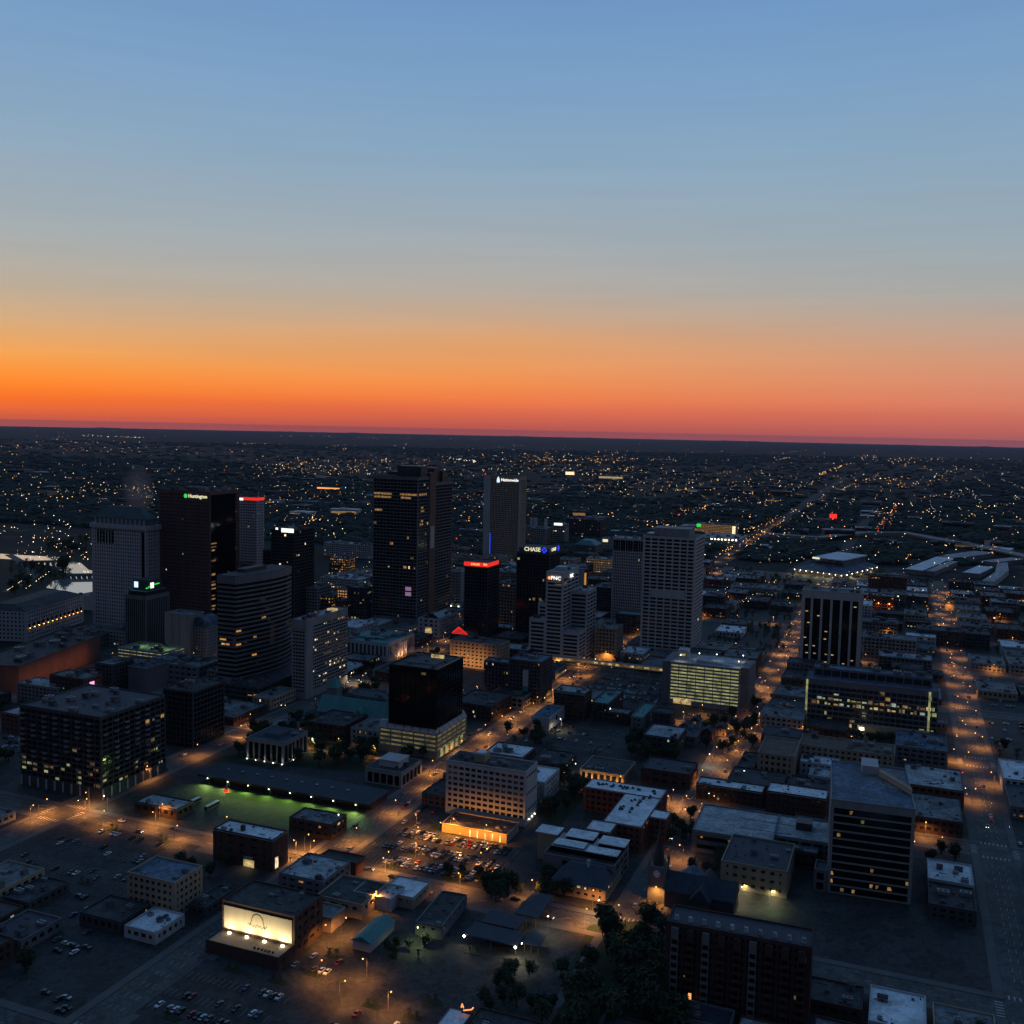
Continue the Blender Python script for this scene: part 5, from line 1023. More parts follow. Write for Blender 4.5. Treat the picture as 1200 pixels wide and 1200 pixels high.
grove([(10,665),(30,664),(64,668),(84,676),(60,684),(40,690),(15,700)],40,1.7,'tree on the grassy river bend','trees on the river bend',False)
for x,y in ((73,669),(75,668),(77,669),(74,671)):
    q=at(x,y);tree(q[0],q[1],3.0,'tall dark tree standing in the river reach','tall trees in the river')
# ------------------------------------------------------------------ cars
def car_body(c):
    m=MB();pr=[(-2.2,.35),(2.2,.35),(2.25,.75),(2.1,.95),(1.1,1.02),(-1.5,1.04),(-2.2,.95)]
    n=len(m.v);m.prism([(x,z) for x,z in pr],-.88,.88);m.v=[(x,-z,y) for x,y,z in m.v]
    t=[(x,y,1.02) for x,y in ((1.0,-.82),(1.0,.82),(-1.6,.82),(-1.6,-.82))];e=[(x,y,1.48) for x,y in ((.3,-.62),(.3,.62),(-1.1,.62),(-1.1,-.62))]
    m.poly([(x,y,1.482) for x,y,_ in e][::-1] if 0 else [(.3,-.62,1.482),(.3,.62,1.482),(-1.1,.62,1.482),(-1.1,-.62,1.482)])
    return m.mesh('body',c)
CC=('white','silver','black','red','blue','grey');CB={c:car_body('car_'+c) for c in CC}
m=MB();m.prism([(1.05,-.82),(1.05,.82),(-1.65,.82),(-1.65,-.82)],1.0,1.47,0,[(.3,-.64),(.3,.64),(-1.12,.64),(-1.12,-.64)]);CG_=m.mesh('window_glass','glass_black')
m=MB();m.prism([(.33*math.cos(k*.785),.33*math.sin(k*.785)) for k in range(8)],-.11,.11);m.v=[(x,z,y+.33) for x,y,z in m.v];CW=m.mesh('wheel','rubber')
m=MB();m.box(2.2,2.28,-.8,-.5,.6,.78);m.box(2.2,2.28,.5,.8,.6,.78);HL=m.mesh('headlight','bulb_white')
m=MB();m.box(-2.26,-2.2,-.8,-.5,.7,.85);m.box(-2.26,-2.2,.5,.8,.7,.85);TL=m.mesh('tail_light','bulb_red')
def merged(c):
    m=MB();m.v=[tuple(v.co) for v in CB[c].vertices];m.f=[tuple(p.vertices) for p in CB[c].polygons];m.m=[0]*len(m.f);k=len(m.v)
    m.v+=[tuple(v.co) for v in CG_.vertices];m.f+=[tuple(k+i for i in p.vertices) for p in CG_.polygons];m.m+=[1]*(len(m.f)-len(m.m))
    for x in(-1.4,1.4):m.box(x-.3,x+.3,-.86,.86,.02,.6,2)
    return m.mesh('parked_car',['car_'+c,'glass_black','rubber'])
CM={c:merged(c) for c in CC}
def car(x,y,rz,where,grp,lights=False,z=.2,moving=False):CQ.append((x,y,rz,where,grp,lights,z,moving,random.choice(('white',)*4+('silver',)*5+('black',)*5+('grey',)*4+('red','blue'))))
def make_car(x,y,rz,where,grp,lights,z,moving,c):
    lb='%s car %s'%(c,where)
    if math.hypot(x,y)>700 and not lights:
        o=link('parked_car',CM[c],loc=(x,y,z));o.rotation_euler.z=rz;return tag(o,lb,'car',grp)
    R=thing('parked_car' if not moving else 'car',lb,'car',(x,y,z),rz,grp);link('body',CB[c],R);link('window_glass',CG_,R)
    for q in (-1.4,1.4):
        for s in (-.8,.8):link('wheel',CW,R,loc=(q,s,0))
    if lights:link('headlight',HL,R);link('tail_light',TL,R)
    return R
def lot(u0,v0,nu,nv,du,dv,where,grp,fill=.75,turn=0):
    for i in range(nu):
        for j in range(nv):
            if random.random()<fill:
                u=u0+i*du+random.uniform(-.3,.3);v=v0+j*dv+random.uniform(-.15,.15)
                if any(a+1<u<b-1 and c+1<v<d-1 for a,b,c,d in OCC):continue
                x,y=W2(u,v);car(x,y,(math.pi/2-GA if turn==0 else -GA)+random.choice((0,math.pi)),where,grp)
PARKS=[]
def stalls(name,u0,u1,v0,v1,z=.21,rows=()):
    PARKS.append((u0,u1,v0,v1))
    patch(name,[(u0,v0),(u1,v0),(u1,v1),(u0,v1)],z,'lot_asphalt',False);b=MB()
    for r in rows:
        v=v0+2
        while v<v1-2:b.poly([W2(r-2.6,v)+(z+.02,),W2(r+2.6,v)+(z+.02,),W2(r+2.6,v+.12)+(z+.02,),W2(r-2.6,v+.12)+(z+.02,)][::-1]);v+=2.7
    b.obj('stall_marking','paint',None,'structure')
# hotel car park
stalls('car_park',456,519,-272,-188,rows=(464,470,482,488,500,506))
for u in (464,470,482,488,500,506):lot(u,-262 if u>480 else -252,1,26,1,2.72,'in the orange lit hotel car park','cars in the hotel car park',.72)
lot(516,-268,6,2,5.5,9,'at the left end of hotel car park','cars at the car park edge',.7)
stalls('car_park',835,925,-268,-190,rows=(845,851,866,872,887,893,908))
for u in (845,851,866,872,887,893,908):lot(u,-262,1,26,1,2.72,'in the wide lot left of lit garage','cars in the lot left of lit garage',.6)
stalls('car_park',300,345,-276,-222,rows=(308,318,332))
for u in (318,332,308):lot(u,-270,1,16,1,2.72,'in the amber lot at the bottom edge','cars in the bottom amber lot',.5)
stalls('car_park',376,440,-440,-355,rows=(385,391,410,416,432))
for u in (385,391,410,416,432):lot(u,-436,1,27,1,2.8,'in the dim lot left of the brick workshop','cars in the dim left lot',.2)
stalls('car_park',640,672,-272,-165);lot(650,-262,2,10,9,9,'in the lot behind the dark halls','cars in the dark lot',.3)
stalls('car_park',685,770,-262,-180,rows=(695,710,728,745));[lot(u,-258,1,24,1,2.9,'in the dark lot beyond white roofed hall','cars in the lot beyond the hall',.16) for u in (695,710,728,745)]
stalls('car_park',300,345,-205,-160);lot(312,-200,3,12,11,3,'in the dark lot left of the long white shed','cars in the lot by the white shed',.35)
stalls('car_park',350,372,-255,-215);lot(356,-250,2,10,9,3.2,'in the alley yard by the gabled shed','cars in the alley yard',.5)
stalls('car_park',352,400,-190,-125)
for u,v,l in ((452,-255,1),(449,-240,0),(452,-228,0),(441,-215,0),(449,-180,0),(452,-172,0),(441,-150,1),(470,-115,0),(490,-109,1),(505,-115,0),(520,-109,0),(545,-115,1),(560,-290,1),(540,-280,1),(600,-289,0),(640,-281,1),(700,-290,1),(760,-281,0),(449,-420,0),(441,-400,1),(452,-385,0),(441,-345,0),(452,-330,0),(500,-466,1),(530,-458,1),(560,-467,0),(590,-458,1),(470,-278,1),(500,-292,0),(848,-118,1),(900,-108,1),(980,-116,1),(1010,-108,1),(900,-290,1),(960,-280,1),(1030,-290,1),(1080,-281,1)):
    x,y=W2(u,v);car(x,y,math.pi/2-GA if abs(u-445)>12 else -GA,'on the %s'%('foreground cross avenue' if abs(u-445)<12 else 'avenue left of the hotel' if -300<v<-270 else 'avenue right of white roofed apartments' if v>-130 else 'far left avenue'),'cars on the streets',bool(l),.05,True)
for k in range(70):
    u=random.uniform(450,1500);s_=random.choice((-1,1));v=random.choice([-285,-285,-112,58,-462])+s_*random.choice((1.6,4.6))
    if any(abs(u-c)<9 for c in US):continue
    x,y=W2(u,v);car(x,y,(math.pi/2-GA) if s_>0 else (-math.pi/2-GA),'in evening traffic on an avenue','cars in evening traffic',True,.05,True)
for k in range(90):
    u,v=random.uniform(850,1600),random.choice([-285,-112,58,-462])+random.choice((-6,6))
    x,y=W2(u,v);car(x,y,math.pi/2-GA,'at the distant downtown kerb','cars along downtown kerbs',random.random()<.35,.05)
# kerbed islands with shrubs in the car parks
for u0,u1,v0,v1 in PARKS:
    for k in range(2):
        for j in range(2):
            u,v=(u0+3,u1-3)[k],(v0+(v1-v0)*(.3,.72)[j]);b=MB();b.prism([W2(u-1.6,v-4),W2(u+1.6,v-4),W2(u+1.6,v+4),W2(u-1.6,v+4)][::-1],.2,.34);b.obj('kerb_island','grass',None,'structure')
            for q in (-2,1.5):x,y=W2(u,v+q);tree(x,y,random.uniform(.32,.55),'small shrub tree on a car park island','shrub trees on car park islands',.3)
# ------------------------------------------------------------------ traffic signals
for u,v,w in ((445,-285,'crossroads by the red walled garage'),(445,-112,'crossroads by the cathedral'),(620,-285,'crossroads by the vaulted garage'),(445,-462,'crossroads by the corner apartments'),(790,-285,'crossroads by the corner shops'),(620,-112,'crossroads behind the white roofed apartments')):
    for s,c in ((-1,2),(1,0)):
        x,y=W2(u+s*8.5,v+s*9.5);R=thing('traffic_signal','traffic signal with %s light at the %s'%(('green','','red')[c],w),'traffic signal',(x,y,.1),-GA+(0 if s>0 else math.pi),'traffic signals')
        m=MB();m.cyl(0,0,.14,0,6.2,6);m.obj('pole','steel',R);m=MB();m.beam((0,0,6.),(-5,0,6.3),.08);m.obj('mast_arm','steel',R);m=MB();m.box(-5.3,-4.8,-.22,.22,5.2,6.4);m.obj('housing','metal_dark',R)
        for q in range(3):m=MB();m.ball(-5.05,-.3,5.4+q*.38,.24 if q==c else .14);m.obj('signal_light',('bulb_green' if c==0 else 'bulb_red') if q==c else 'metal_dark',R)
# ------------------------------------------------------------------ street lamps
m=MB();m.cyl(0,0,.13,0,8.6,6,0,.08);LP=m.mesh('pole','steel')
m=MB();m.beam((0,0,8.5),(2.,0,9.1),.06);LA=m.mesh('arm','steel')
def head(mt):
    m=MB();m.box(1.7,2.7,-.17,.17,9.05,9.22,1);m.ball(2.2,0,9.1,.42,0);return m.mesh('lamp_head',[mt,'steel'])
HD={'o':head('bulb_orange'),'w':head('bulb_white'),'g':head('bulb_green')}
LD={}
for k,c,e in (('o',(1,.38,.08),8800),('w',(1,.86,.55),3800),('g',(.8,1,.4),3200),('h',(1,.37,.07),13000)):
    l=bpy.data.lights.new('lamp_light','SPOT');l.energy=e;l.color=c;l.spot_size=R_(158);l.spot_blend=.8;l.shadow_soft_size=.3;LD[k]=l
NL=[0]
def lamp(x,y,rz,kind,label,grp,lit=True,s=1.):
    R=thing('street_lamp',label,'street lamp',(x,y,.05),rz,grp);link('pole',LP,R);link('arm',LA,R);link('lamp_head',HD[kind],R)
    if lit:
        o=bpy.data.objects.new('lamp_light',LD['h' if lit=='h' else kind]);COL.objects.link(o);o.parent=R;o.location=(2.2,0,8.55);NL[0]+=1
    R.scale=(s,s,s);return R
def lamp_row(fix,rng,axis,step,where,grp,kind='o',lit=True,jit=3):
    t=rng[0];k=0
    while t<rng[1]:
        s=1 if k%2 else -1;q=t+random.uniform(-jit,jit)
        u,v=(q,fix+s*8.2) if axis=='u' else (fix+s*7.2,q)
        x,y=W2(u,v);rz=-GA+(math.pi if s>0 else 0) if axis=='u' else -GA+(-math.pi/2 if s>0 else math.pi/2)
        if not any(a+1<u<b-1 and c+1<v<d-1 for a,b,c,d in OCC):lamp(x,y,rz,kind,'orange street lamp '+where,grp,lit)
        t+=step;k+=1
lamp_row(-285,(455,930),'u',24,'on the avenue left of the hotel slab','lamps on the hotel avenue',lit='h')
lamp_row(-285,(945,1720),'u',34,'on the avenue beyond the covered walkway','lamps on the far hotel avenue',lit='h')
lamp_row(445,(-470,-300),'v',24,'on the cross avenue near the workshop','lamps on the left cross avenue',lit='h')
lamp_row(445,(-272,-118),'v',24,'on the cross avenue below hotel car park','lamps on the car park cross avenue',lit='h')
lamp_row(-112,(452,780),'u',26,'on the avenue right of white roofed apartments','lamps on the apartments avenue')
lamp_row(-112,(800,1720),'u',36,'on the avenue left of striped tower','lamps on the striped tower avenue')
lamp_row(-315,(1850,2900),'u',70,'on the long avenue beyond the tall towers','lamps on the long avenue',lit='h')
lamp_row(-462,(430,640),'u',26,'on the avenue beside big corner apartments','lamps on the far left avenue')
lamp_row(790,(-280,-120),'v',40,'on the cross street before the lit garage','lamps on the garage cross street')
lamp_row(620,(-455,-300),'v',40,'on the cross street beside the museum park','lamps on the museum street')
lamp_row(58,(700,1700),'u',42,'on the avenue at the right edge','lamps on the right edge avenue')
lamp_row(936,(-110,50),'v',40,'on the cross street behind the long glass office','lamps behind the glass office')
lamp_row(-462,(900,1500),'u',48,'on the avenue beside the tallest tower','lamps on the tall tower avenue')
lamp_row(936,(-460,-300),'v',36,'on the cross street below the tallest tower','lamps below the tallest tower',lit='h')
lamp_row(1100,(-110,220),'v',40,'on the second cross street on the right','lamps on the second right street')
lamp_row(1265,(-280,220),'v',45,'on the third cross street on the right','lamps on the third right street')
lamp_row(1430,(-280,220),'v',45,'on the fourth cross street on the right','lamps on the fourth right street')
for i_,(uu,vv) in enumerate(((512,-258),(512,-236),(511,-214),(494,-250),(494,-222),(476,-200),(476,-240))):
    x,y=W2(uu,vv);lamp(x,y,random.uniform(0,6),'o','orange lot lamp standing among cars of the hotel car park','lot lamps of the hotel car park')
for px,py in ((430,1122),(398,1150),(372,1128),(455,1160)):
    x,y=at(px,py,9);lamp(x,y,random.uniform(0,6),'o','amber lot lamp over the bottom amber lot','lamps of the bottom amber lot')
lamp_row(620,(-272,-120),'v',36,'on the lane behind the cream hotel slab','lamps on the hotel lane')
lamp_row(790,(-450,-300),'v',36,'on the cross street behind vaulted garage','lamps behind the vaulted garage')
lamp_row(790,(-100,50),'v',36,'on the cross street before the glass office','lamps before the glass office')
lamp_row(620,(-100,50),'v',40,'on the cross street behind the long grey block','lamps behind the grey block')
lamp_row(-462,(1500,1750),'u',50,'on the avenue behind the red granite tower','lamps behind the granite tower',lit='h')
lamp_row(1265,(-640,-300),'v',45,'on the street behind the tallest tower','lamps behind the tallest tower',lit='h')
lamp_row(1100,(-640,-300),'v',45,'on the street beside the tallest tower','lamps beside the tallest tower',lit='h')
lamp_row(1600,(-280,220),'v',50,'on the fifth cross street on the right','lamps on the fifth right street',lit='h')
lamp_row(-640,(700,1250),'u',45,'on the avenue beside the curved banded tower','lamps beside the curved tower')
lamp_row(228,(900,1700),'u',50,'on the outer right avenue','lamps on the outer right avenue')
for px,py,k,w in ((383,1087,'o','by the alley annex, brightest in the alley'),(400,1077,'o','on the pale wall above the alley'),(444,1047,'o','between pale alley building and white roofed shop'),(495,1088,'g','at the back corner of the black roofed warehouse'),(515,966,'o','at the left end of the orange annex'),(460,999,'o','in the middle of the hotel car park'),(572,1022,'o','at the lower corner of the hotel car park'),(625,1034,'o','under trees left of the blue roofed house'),(702,1058,'w','dazzling white one at blue roofed house corner'),(695,1046,'o','on the blue roofed house porch'),(642,1077,'w','on the drive-in canopy corner'),(616,1108,'w','inside the drive-in canopy'),(672,896,'w','white one at the end of the dark roofed hall'),(678,912,'o','before the pilastered hall, left one'),(691,914,'o','before the pilastered hall, right one'),(785,932,'o','at the corner of the white roofed apartments'),(712,830,'w','right of the green eaved block'),(767,837,'o','red-orange one left of the small gabled houses'),(836,839,'w','dazzling white one below the lit garage'),(820,826,'o','on the lit garage front'),(658,842,'w','beside the corner pavilion'),(835,884,'w','in the dim lot right of trees'),(872,905,'w','at the end of the white roof row'),(369,865,'w','white one right of the museum'),(434,874,'o','in front of the vaulted garage trees'),(400,956,'w','at the gate of the bus yard'),(411,788,'w','white one between banded tower and statehouse'),(893,836,'o','at the foot of the dim right street'),(891,1026,'w','in the courtyard behind the cathedral'),(902,1043,'g','green white one in the cathedral courtyard'),(866,1038,'w','on the brick annex behind the cathedral'),(783,1133,'w','on the brick apartments side wall'),(126,932,'w','white one at the corner apartments door'),(360,862,'o','orange one at the museum corner'),(268,959,'o','beside the brick workshop roof'),(187,942,'o','before the flat depot office'),(357,979,'o','over the low dark shed'),(300,1080,'o','behind billboard building') ):
    x,y=at(px,py,9);lamp(x,y,random.uniform(0,6.28),k,'%s lamp %s'%({'o':'orange','w':'white','g':'greenish'}[k],w),'single lamps in the near blocks')
# flood lit wall of the hotel annex
R,a,b,h=POD
for k in range(4):spot(R,(a*(.1+.26*k),-7,8.),(a*(.1+.26*k),0,2.5),9000,(1,.36,.03),125)
R,a,b=PIL
for k in range(5):spot(R,(a*(.1+.18*k),-3,.5),(a*(.1+.18*k),0,6),1700,(1,.5,.15),90)
R=[o for o in bpy.data.objects if o.name=='uplit_tan_block'][0]
for k in range(3):spot(R,(6+14*k,-14,6),(6+14*k,0,8),6500,(1,.45,.14),120)
R=[o for o in bpy.data.objects if o.name=='orange_washed_theatre'][0]
for k in range(6):
    y=-10+22*k;spot(R,(ORW[3]+13,y,9),(ORW[3],y,6),1800,(1,.33,.12),150)
# glittering court of lit trees
x,y=at(922,838)
for k in range(26):
    px,py=random.uniform(913,938),random.uniform(808,842);z=random.uniform(2,8);q=at(px,py+6,0)
    m=MB();m.ball(0,0,z,.42);o=m.obj('lantern','bulb_white' if py<830 else 'lit_bright',None,None);o.location=(q[0],q[1],0);m=MB()
    m=MB();m.cyl(0,0,.06,0,z-.4,5);m.obj('post','steel',o);tag(o,'tiny bright lantern in the glittering court','lantern','lanterns of the glittering court')
q=W2(*UV(x,y))
t=thing('court_lamp','low lamp lighting the glittering court floor','lamp',(q[0],q[1],0));m=MB();m.cyl(0,0,.15,0,7,6);m.obj('pole','steel',t);m=MB();m.ball(0,0,7.3,.4);m.obj('bulb','bulb_white',t);spot(t,(0,0,6.8),(0,0,0),5200,(1,.85,.3),165)
# ------------------------------------------------------------------ remaining blocks, lot by lot
KIND=[('brick','roof_pale','brick block, pale roof'),('brick_dark','roof_dark','dark brick block, black roof'),('concrete','roof_grey','grey block, grey roof'),('tan','roof_grey','tan block, grey roof'),('grey_stone','roof_slate','grey block, slate roof'),('pale','roof_white','pale block, white roof'),('dark_stone','roof_dark','dark block, black roof'),('brick_dark','roof_grey','dark brick block, grey roof')]
def zone(u,v):
    if u>1265:return 'beyond the tall towers' if v<-285 else 'in the far right blocks'
    if v<-462:return 'in the far left blocks'
    if v<-285:return 'in the blocks left of the hotel avenue'
    if v<-112:return 'in the blocks behind the hotel slab' if u>520 else 'in the bottom blocks'
    if v<58:return 'in the blocks right of lit garage'
    return 'at the right edge of downtown'
rg=random.Random(11);PARKS+=[(862,886,-420,-352),(376,446,-218,-116),(446,500,-192,-148)]
for i in range(len(US)-1):
    for k in range(len(VS)-1):
        u0,u1,v0,v1=US[i]+12,US[i+1]-12,VS[k]+13,VS[k+1]-13
        nu,nv=(5,6) if US[i]<500 else (3,4);du,dv=(u1-u0)/nu,(v1-v0)/nv
        for a in range(nu):
            for b in range(nv):
                ua,va=u0+a*du,v0+b*dv;ub,vb=ua+du-rg.uniform(1,8),va+dv-rg.uniform(1,8)
                uc,vc=(ua+ub)/2,(va+vb)/2;x,y=W2(uc,vc)
                if abs(proj(x,y,0)[0]-600)>760:continue
                r=rg.random()
                if uc<1050 and vc<-970:continue
                # shrink lots away from the footprints already taken
                rect=[ua,ub,va,vb]
                for o in OCC:
                    if rect[0]<o[1] and rect[1]>o[0] and rect[2]<o[3] and rect[3]>o[2]:
                        op=[(o[0]-rect[0],1,o[0]),(rect[1]-o[1],0,o[1]),(o[2]-rect[2],3,o[2]),(rect[3]-o[3],2,o[3])]
                        g_,ix,val=max(op)
                        rect[ix]=val
                if rect[1]-rect[0]<9 or rect[3]-rect[2]<9:continue
                near=uc<700
                zn='';x,y=W2(uc,vc)
                park=(300<uc<460 and -450<vc<-120) or (455<uc<525 and -275<vc<-180) or (430<uc<625 and -450<vc<-285) or (636<uc<775 and -275<vc<-115) or (830<uc<930 and -275<vc<-185) or(505<uc<625 and -460<vc<-300) or (395<uc<445 and -205<vc<-118) or (515<uc<620 and -200<vc<-165) or(625<uc<930 and -455<vc<-290 and rg.random()<.5) or (275<uc<445 and -112<vc<60) or (455<uc<520 and -112<vc<60)
                if (395<uc<530 and -112<vc<-30) or (735<uc<812 and -80<vc<45):continue
                if any(rect[0]<o[1] and rect[1]>o[0] and rect[2]<o[3] and rect[3]>o[2] for o in PARKS):continue
                pk=rg.random()
                if park and pk<(.12 if uc<445 else 1 if near else .7):continue
                green=-285<vc<60 and uc>936;r=r*1.0 if not green else r*1.3
                if r<.66:
                    wl,rf,lb=rg.choice(KIND);hh=rg.choice((4,4.5,5,5,6,8)) if uc<445 else rg.choice((5,6,7,9,9,12,14)) if uc<1265 else rg.choice((6,8,10,12,16))
                    BU('low_building',lb,rect[0],rect[2],rect[3]-rect[2],rect[1]-rect[0],hh,group=lb,wall=wl,fh=3.6,bay=4.2,band=.52,pier=.42,lit=.035,pal=rg.choice(('warm','mix','orange')),litrows=(0,) if rg.random()<.22 and uc>700 else (),roof=rf,units=rg.choice((1,2,4)) if uc<1000 else 1,us=(2,5),d=.3)
                elif r<(1.2 if green else .82):
                    for _ in range(rg.randint(3,6)+(3 if green else 0)):
                        x,y=W2(rg.uniform(rect[0],rect[1]),rg.uniform(rect[2],rect[3]));tree(x,y,rg.uniform(.9,1.4),'tree '+zone(uc,vc),'trees '+zone(uc,vc))
                elif uc<1100:
                    for _ in range(rg.randint(4,9)):
                        x,y=W2(rg.uniform(rect[0],rect[1]),rg.uniform(rect[2],rect[3]));car(x,y,-GA+rg.choice((0,math.pi/2)),'parked '+zone(uc,vc),'cars '+zone(uc,vc))
# ------------------------------------------------------------------ beyond downtown
rf=random.Random(5)
def far_uv(p0,p1):
    px,py=rf.uniform(-40,1240),p0+(p1-p0)*rf.random();py+=(px-600)*.0212;return at(px,py)
FREE=[]
for k in range(175):
    x,y=far_uv(*((560,640) if k<150 else (538,575)));u,v=UV(x,y)
    if u<1800 or any(a<u<b and c<v<d for a,b,c,d in OCC) or -345<v<-300 or (v<-950 and u<2100):continue
    d=math.hypot(x,y);s=1+d/6000;wl,rm,lb=rf.choice(KIND);a,b,h=rf.uniform(18,60)*s,rf.uniform(14,40)*s,rf.choice((6,7,8,9,12,18))
    R=thing('distant_building','distant '+lb,'building',(x,y,0),-GA+rf.choice((0,0,.3,-.2)),'distant %s buildings %s'%(wl.replace('_',' '),'left' if v/u<-.65 else 'behind' if v/u<-.3 else 'right'))
    m=MB();m.box(0,a,0,b,0,h);m.obj('wall',wl,R);m=MB();m.box(-.4,a+.4,-.4,b+.4,h,h+.6);m.box(a*.3,a*.6,b*.3,b*.6,h+.6,h+2.8);m.obj('roof',rm,R)
    m=MB();m.box(a*.05,a*.95,-.3,-.02,h*.35,h*.75);m.obj('window_band',rf.choice(('glass','glass','glass','glass','lit_dim','lit_warm') if y<4200 else ('glass','glass','lit_dim')),R)
# wooded suburbs: one mass of crowns
m=MB()
FWP=[tuple(Vector(FW[i]).lerp(Vector(FW[i+1]),t/4)) for i in range(len(FW)-1) for t in range(4)]
def clump(x,y,r,h):
    n=len(m.v);k=7;t0=rf.random()*6
    for z,q in ((0,1.),(.55,.95),(.9,.55)):
        for i in range(k):
            t=t0+i*6.2832/k;e=q*r*rf.uniform(.7,1.2);m.v.append((x+e*math.cos(t),y+e*math.sin(t),z*h*rf.uniform(.85,1.1)))
    m.v.append((x,y,h))
    for l in range(2):
        for i in range(k):j=(i+1)%k;m.f.append((n+l*k+i,n+l*k+j,n+(l+1)*k+j,n+(l+1)*k+i));m.m.append(0)
    for i in range(k):m.f.append((n+2*k+i,n+2*k+(i+1)%k,n+3*k));m.m.append(0)
for k in range(21000):
    py=527+rf.random()**1.5*125;px=rf.uniform(-60,1260);x,y=at(px,py+(px-600)*.0212);u,v=UV(x,y)
    if y<1750 or any(a<u<b and c<v<d for a,b,c,d in OCC) or (u<6000 and -352<v<-290) or -135<v<-70 and u<4000 or (v<-930 and u<1700):continue
    den=math.sin(x*.0011+1.3)*math.sin(y*.0009+.4)+math.sin(x*.0004+y*.0007)*.7
    if den<-.1 and rf.random()<.8:continue
    if 1900<y<3000 and any(math.hypot(x-p_[0],y-p_[1])<95 for p_ in FWP):continue
    d=math.hypot(x,y);r=rf.uniform(6,13)*(1+d/4500);clump(x,y,r,rf.uniform(7,13))
m.obj('distant_woodland','canopy',None,'stuff')
# lights of the far city
m=MB()
def dot(px,py,z=8,s=None,mt=None):
    if s:s*=.8
    x,y=at(px,py,z);d=math.hypot(x,y)
    if UV(x,y)[0]<1750 and s is None and UV(x,y)[1]>-930:return
    m.ball(x,y,z,(s or rf.choice((.28,.36,.45,.7)))*(.55+d/3600),rf.choices((0,1,2,3),(5,4,2,.35))[0] if mt is None else mt)
def dots(n,x0,x1,y0,y1,**k):
    for _ in range(n):px=rf.uniform(x0,x1);dot(px,rf.uniform(y0,y1)+(px-600)*.0212,rf.uniform(9,15),**k)
def row(x0,y0,x1,y1,n,j=1.2,**k):
    for i in range(n):t=rf.random();dot(x0+(x1-x0)*t+rf.gauss(0,j),y0+(y1-y0)*t+rf.gauss(0,j*.5),rf.uniform(9,14),**k)
def clus(n,cx,cy,sx_,sy_,**k):
    for _ in range(n):dot(rf.gauss(cx,sx_),rf.gauss(cy,sy_)+(cx-600)*.0212,rf.uniform(9,15),**k)
for _ in range(95):
    cy=rf.choice((528,536,545,552,560,570,580,590,602,615,630));clus(rf.randint(5,16),rf.uniform(-20,1220),cy+rf.uniform(-3,3),rf.uniform(10,40),.7+(cy-515)*.03,mt=rf.choice((None,None,0,0,1)))
for _ in range(120):                                   # street by street
    px,py=rf.uniform(-20,1220),523+rf.random()**1.3*120;u,v=UV(*at(px,py+(px-600)*.0212));d=math.hypot(u,v);ln=rf.uniform(250,1100)*(1+d/7000);st_=rf.uniform(34,60)*(1+d/5000);w=rf.random()<.65;mt=rf.choice((0,0,0,1,2));n=int(ln/st_)
    for k in range(n):
        if rf.random()<.3:continue
        q=(u+k*st_,v+rf.gauss(0,5)) if w else (u+rf.gauss(0,5),v+(k-n/2)*st_)
        if q[0]<1780:continue
        x,y=W2(*q);m.ball(x,y,rf.uniform(9,13),rf.choice((.25,.32,.42))*(.55+math.hypot(x,y)/3600),mt if rf.random()<.9 else rf.randrange(4))
dots(60,-30,1230,535,600);dots(90,-30,1230,590,650);dots(50,-30,1230,522,536);dots(50,-30,1230,514,520,s=.35)
dots(150,300,560,540,560);dots(120,560,720,530,555);dots(90,700,900,545,580);dots(130,780,1200,590,650);dots(70,-20,200,560,600);dots(60,20,110,640,668)
row(960,556,1000,541,46,1.5,mt=0);row(1028,622,1052,590,26,1.,mt=3);row(1026,622,1050,590,22,1.2,mt=0);row(880,620,965,586,30,2.,mt=0)
row(524,537,565,541,16,1.,s=.9,mt=2);row(618,540,708,538,40,1.2,mt=0);row(95,510,175,513,26,.8,mt=1);row(360,511,560,515,30,.8,s=.35,mt=1);row(0,580,180,572,40,2.)
row(790,600,870,585,20,3.,mt=0);row(700,600,800,620,24,3.,mt=0);row(840,650,925,608,26,2.,s=.6,mt=0);row(1080,600,1190,590,30,3.);row(30,690,60,668,12,.4,s=.5,mt=1);row(8,692,38,672,13,.3,s=.5,mt=1)
row(1020,600,1100,580,20,2.);row(1060,715,1180,690,0)
dots(120,820,1190,640,700,s=.45);dots(80,380,560,640,700,s=.45);dots(60,560,760,650,710,s=.4)
for px,py,s in ((976,608,1.9),(263,551,1.1),(796,603,1.5),(535,631,1.2)):dot(px,py,14,s,3)
for _ in range(330):                                   # shop fronts, doorways and head lights along downtown kerbs
    if rf.random()<.6:u,v=rf.uniform(640,1740),rf.choice(VS)+rf.choice((-11,11,-3,3))
    else:u,v=rf.choice(US[2:])+rf.choice((-10,10,3)),rf.uniform(-800,380)
    if any(a<u<b and c<v<d for a,b,c,d in OCC):continue
    x,y=W2(u,v);m.ball(x,y,rf.uniform(.8,5),rf.choice((.16,.2,.28,.36)),rf.choices((0,1,2,3),(6,4,2,1.3))[0])
m.obj('distant_lights',['far_bulb_a','far_bulb_b','far_bulb_c','far_bulb_d'],None,'stuff')
for nm,lb,px,py,w,h,mt in (('stadium_lights','long low building with glowing orange roof edge, left of tallest tower',372,575,92,5,'sign_orange'),('bright_store','tiny bright white lit building beyond wooded hills',663,558,46,16,'lit_bright'),('lit_arena','low far building with warm lit wall behind wooded hills',702,562,120,9,'lit_yellow')):
    x,y=at(px,py);R=thing(nm,lb,'building',(x,y,0),-GA);b_=MB();b_.box(0,w,0,40,0,h+8);b_.obj('wall','grey_stone',R);b_=MB();b_.box(-1,w+1,-1.2,-.1,8,8+h);b_.obj('lit_band',mt,R)
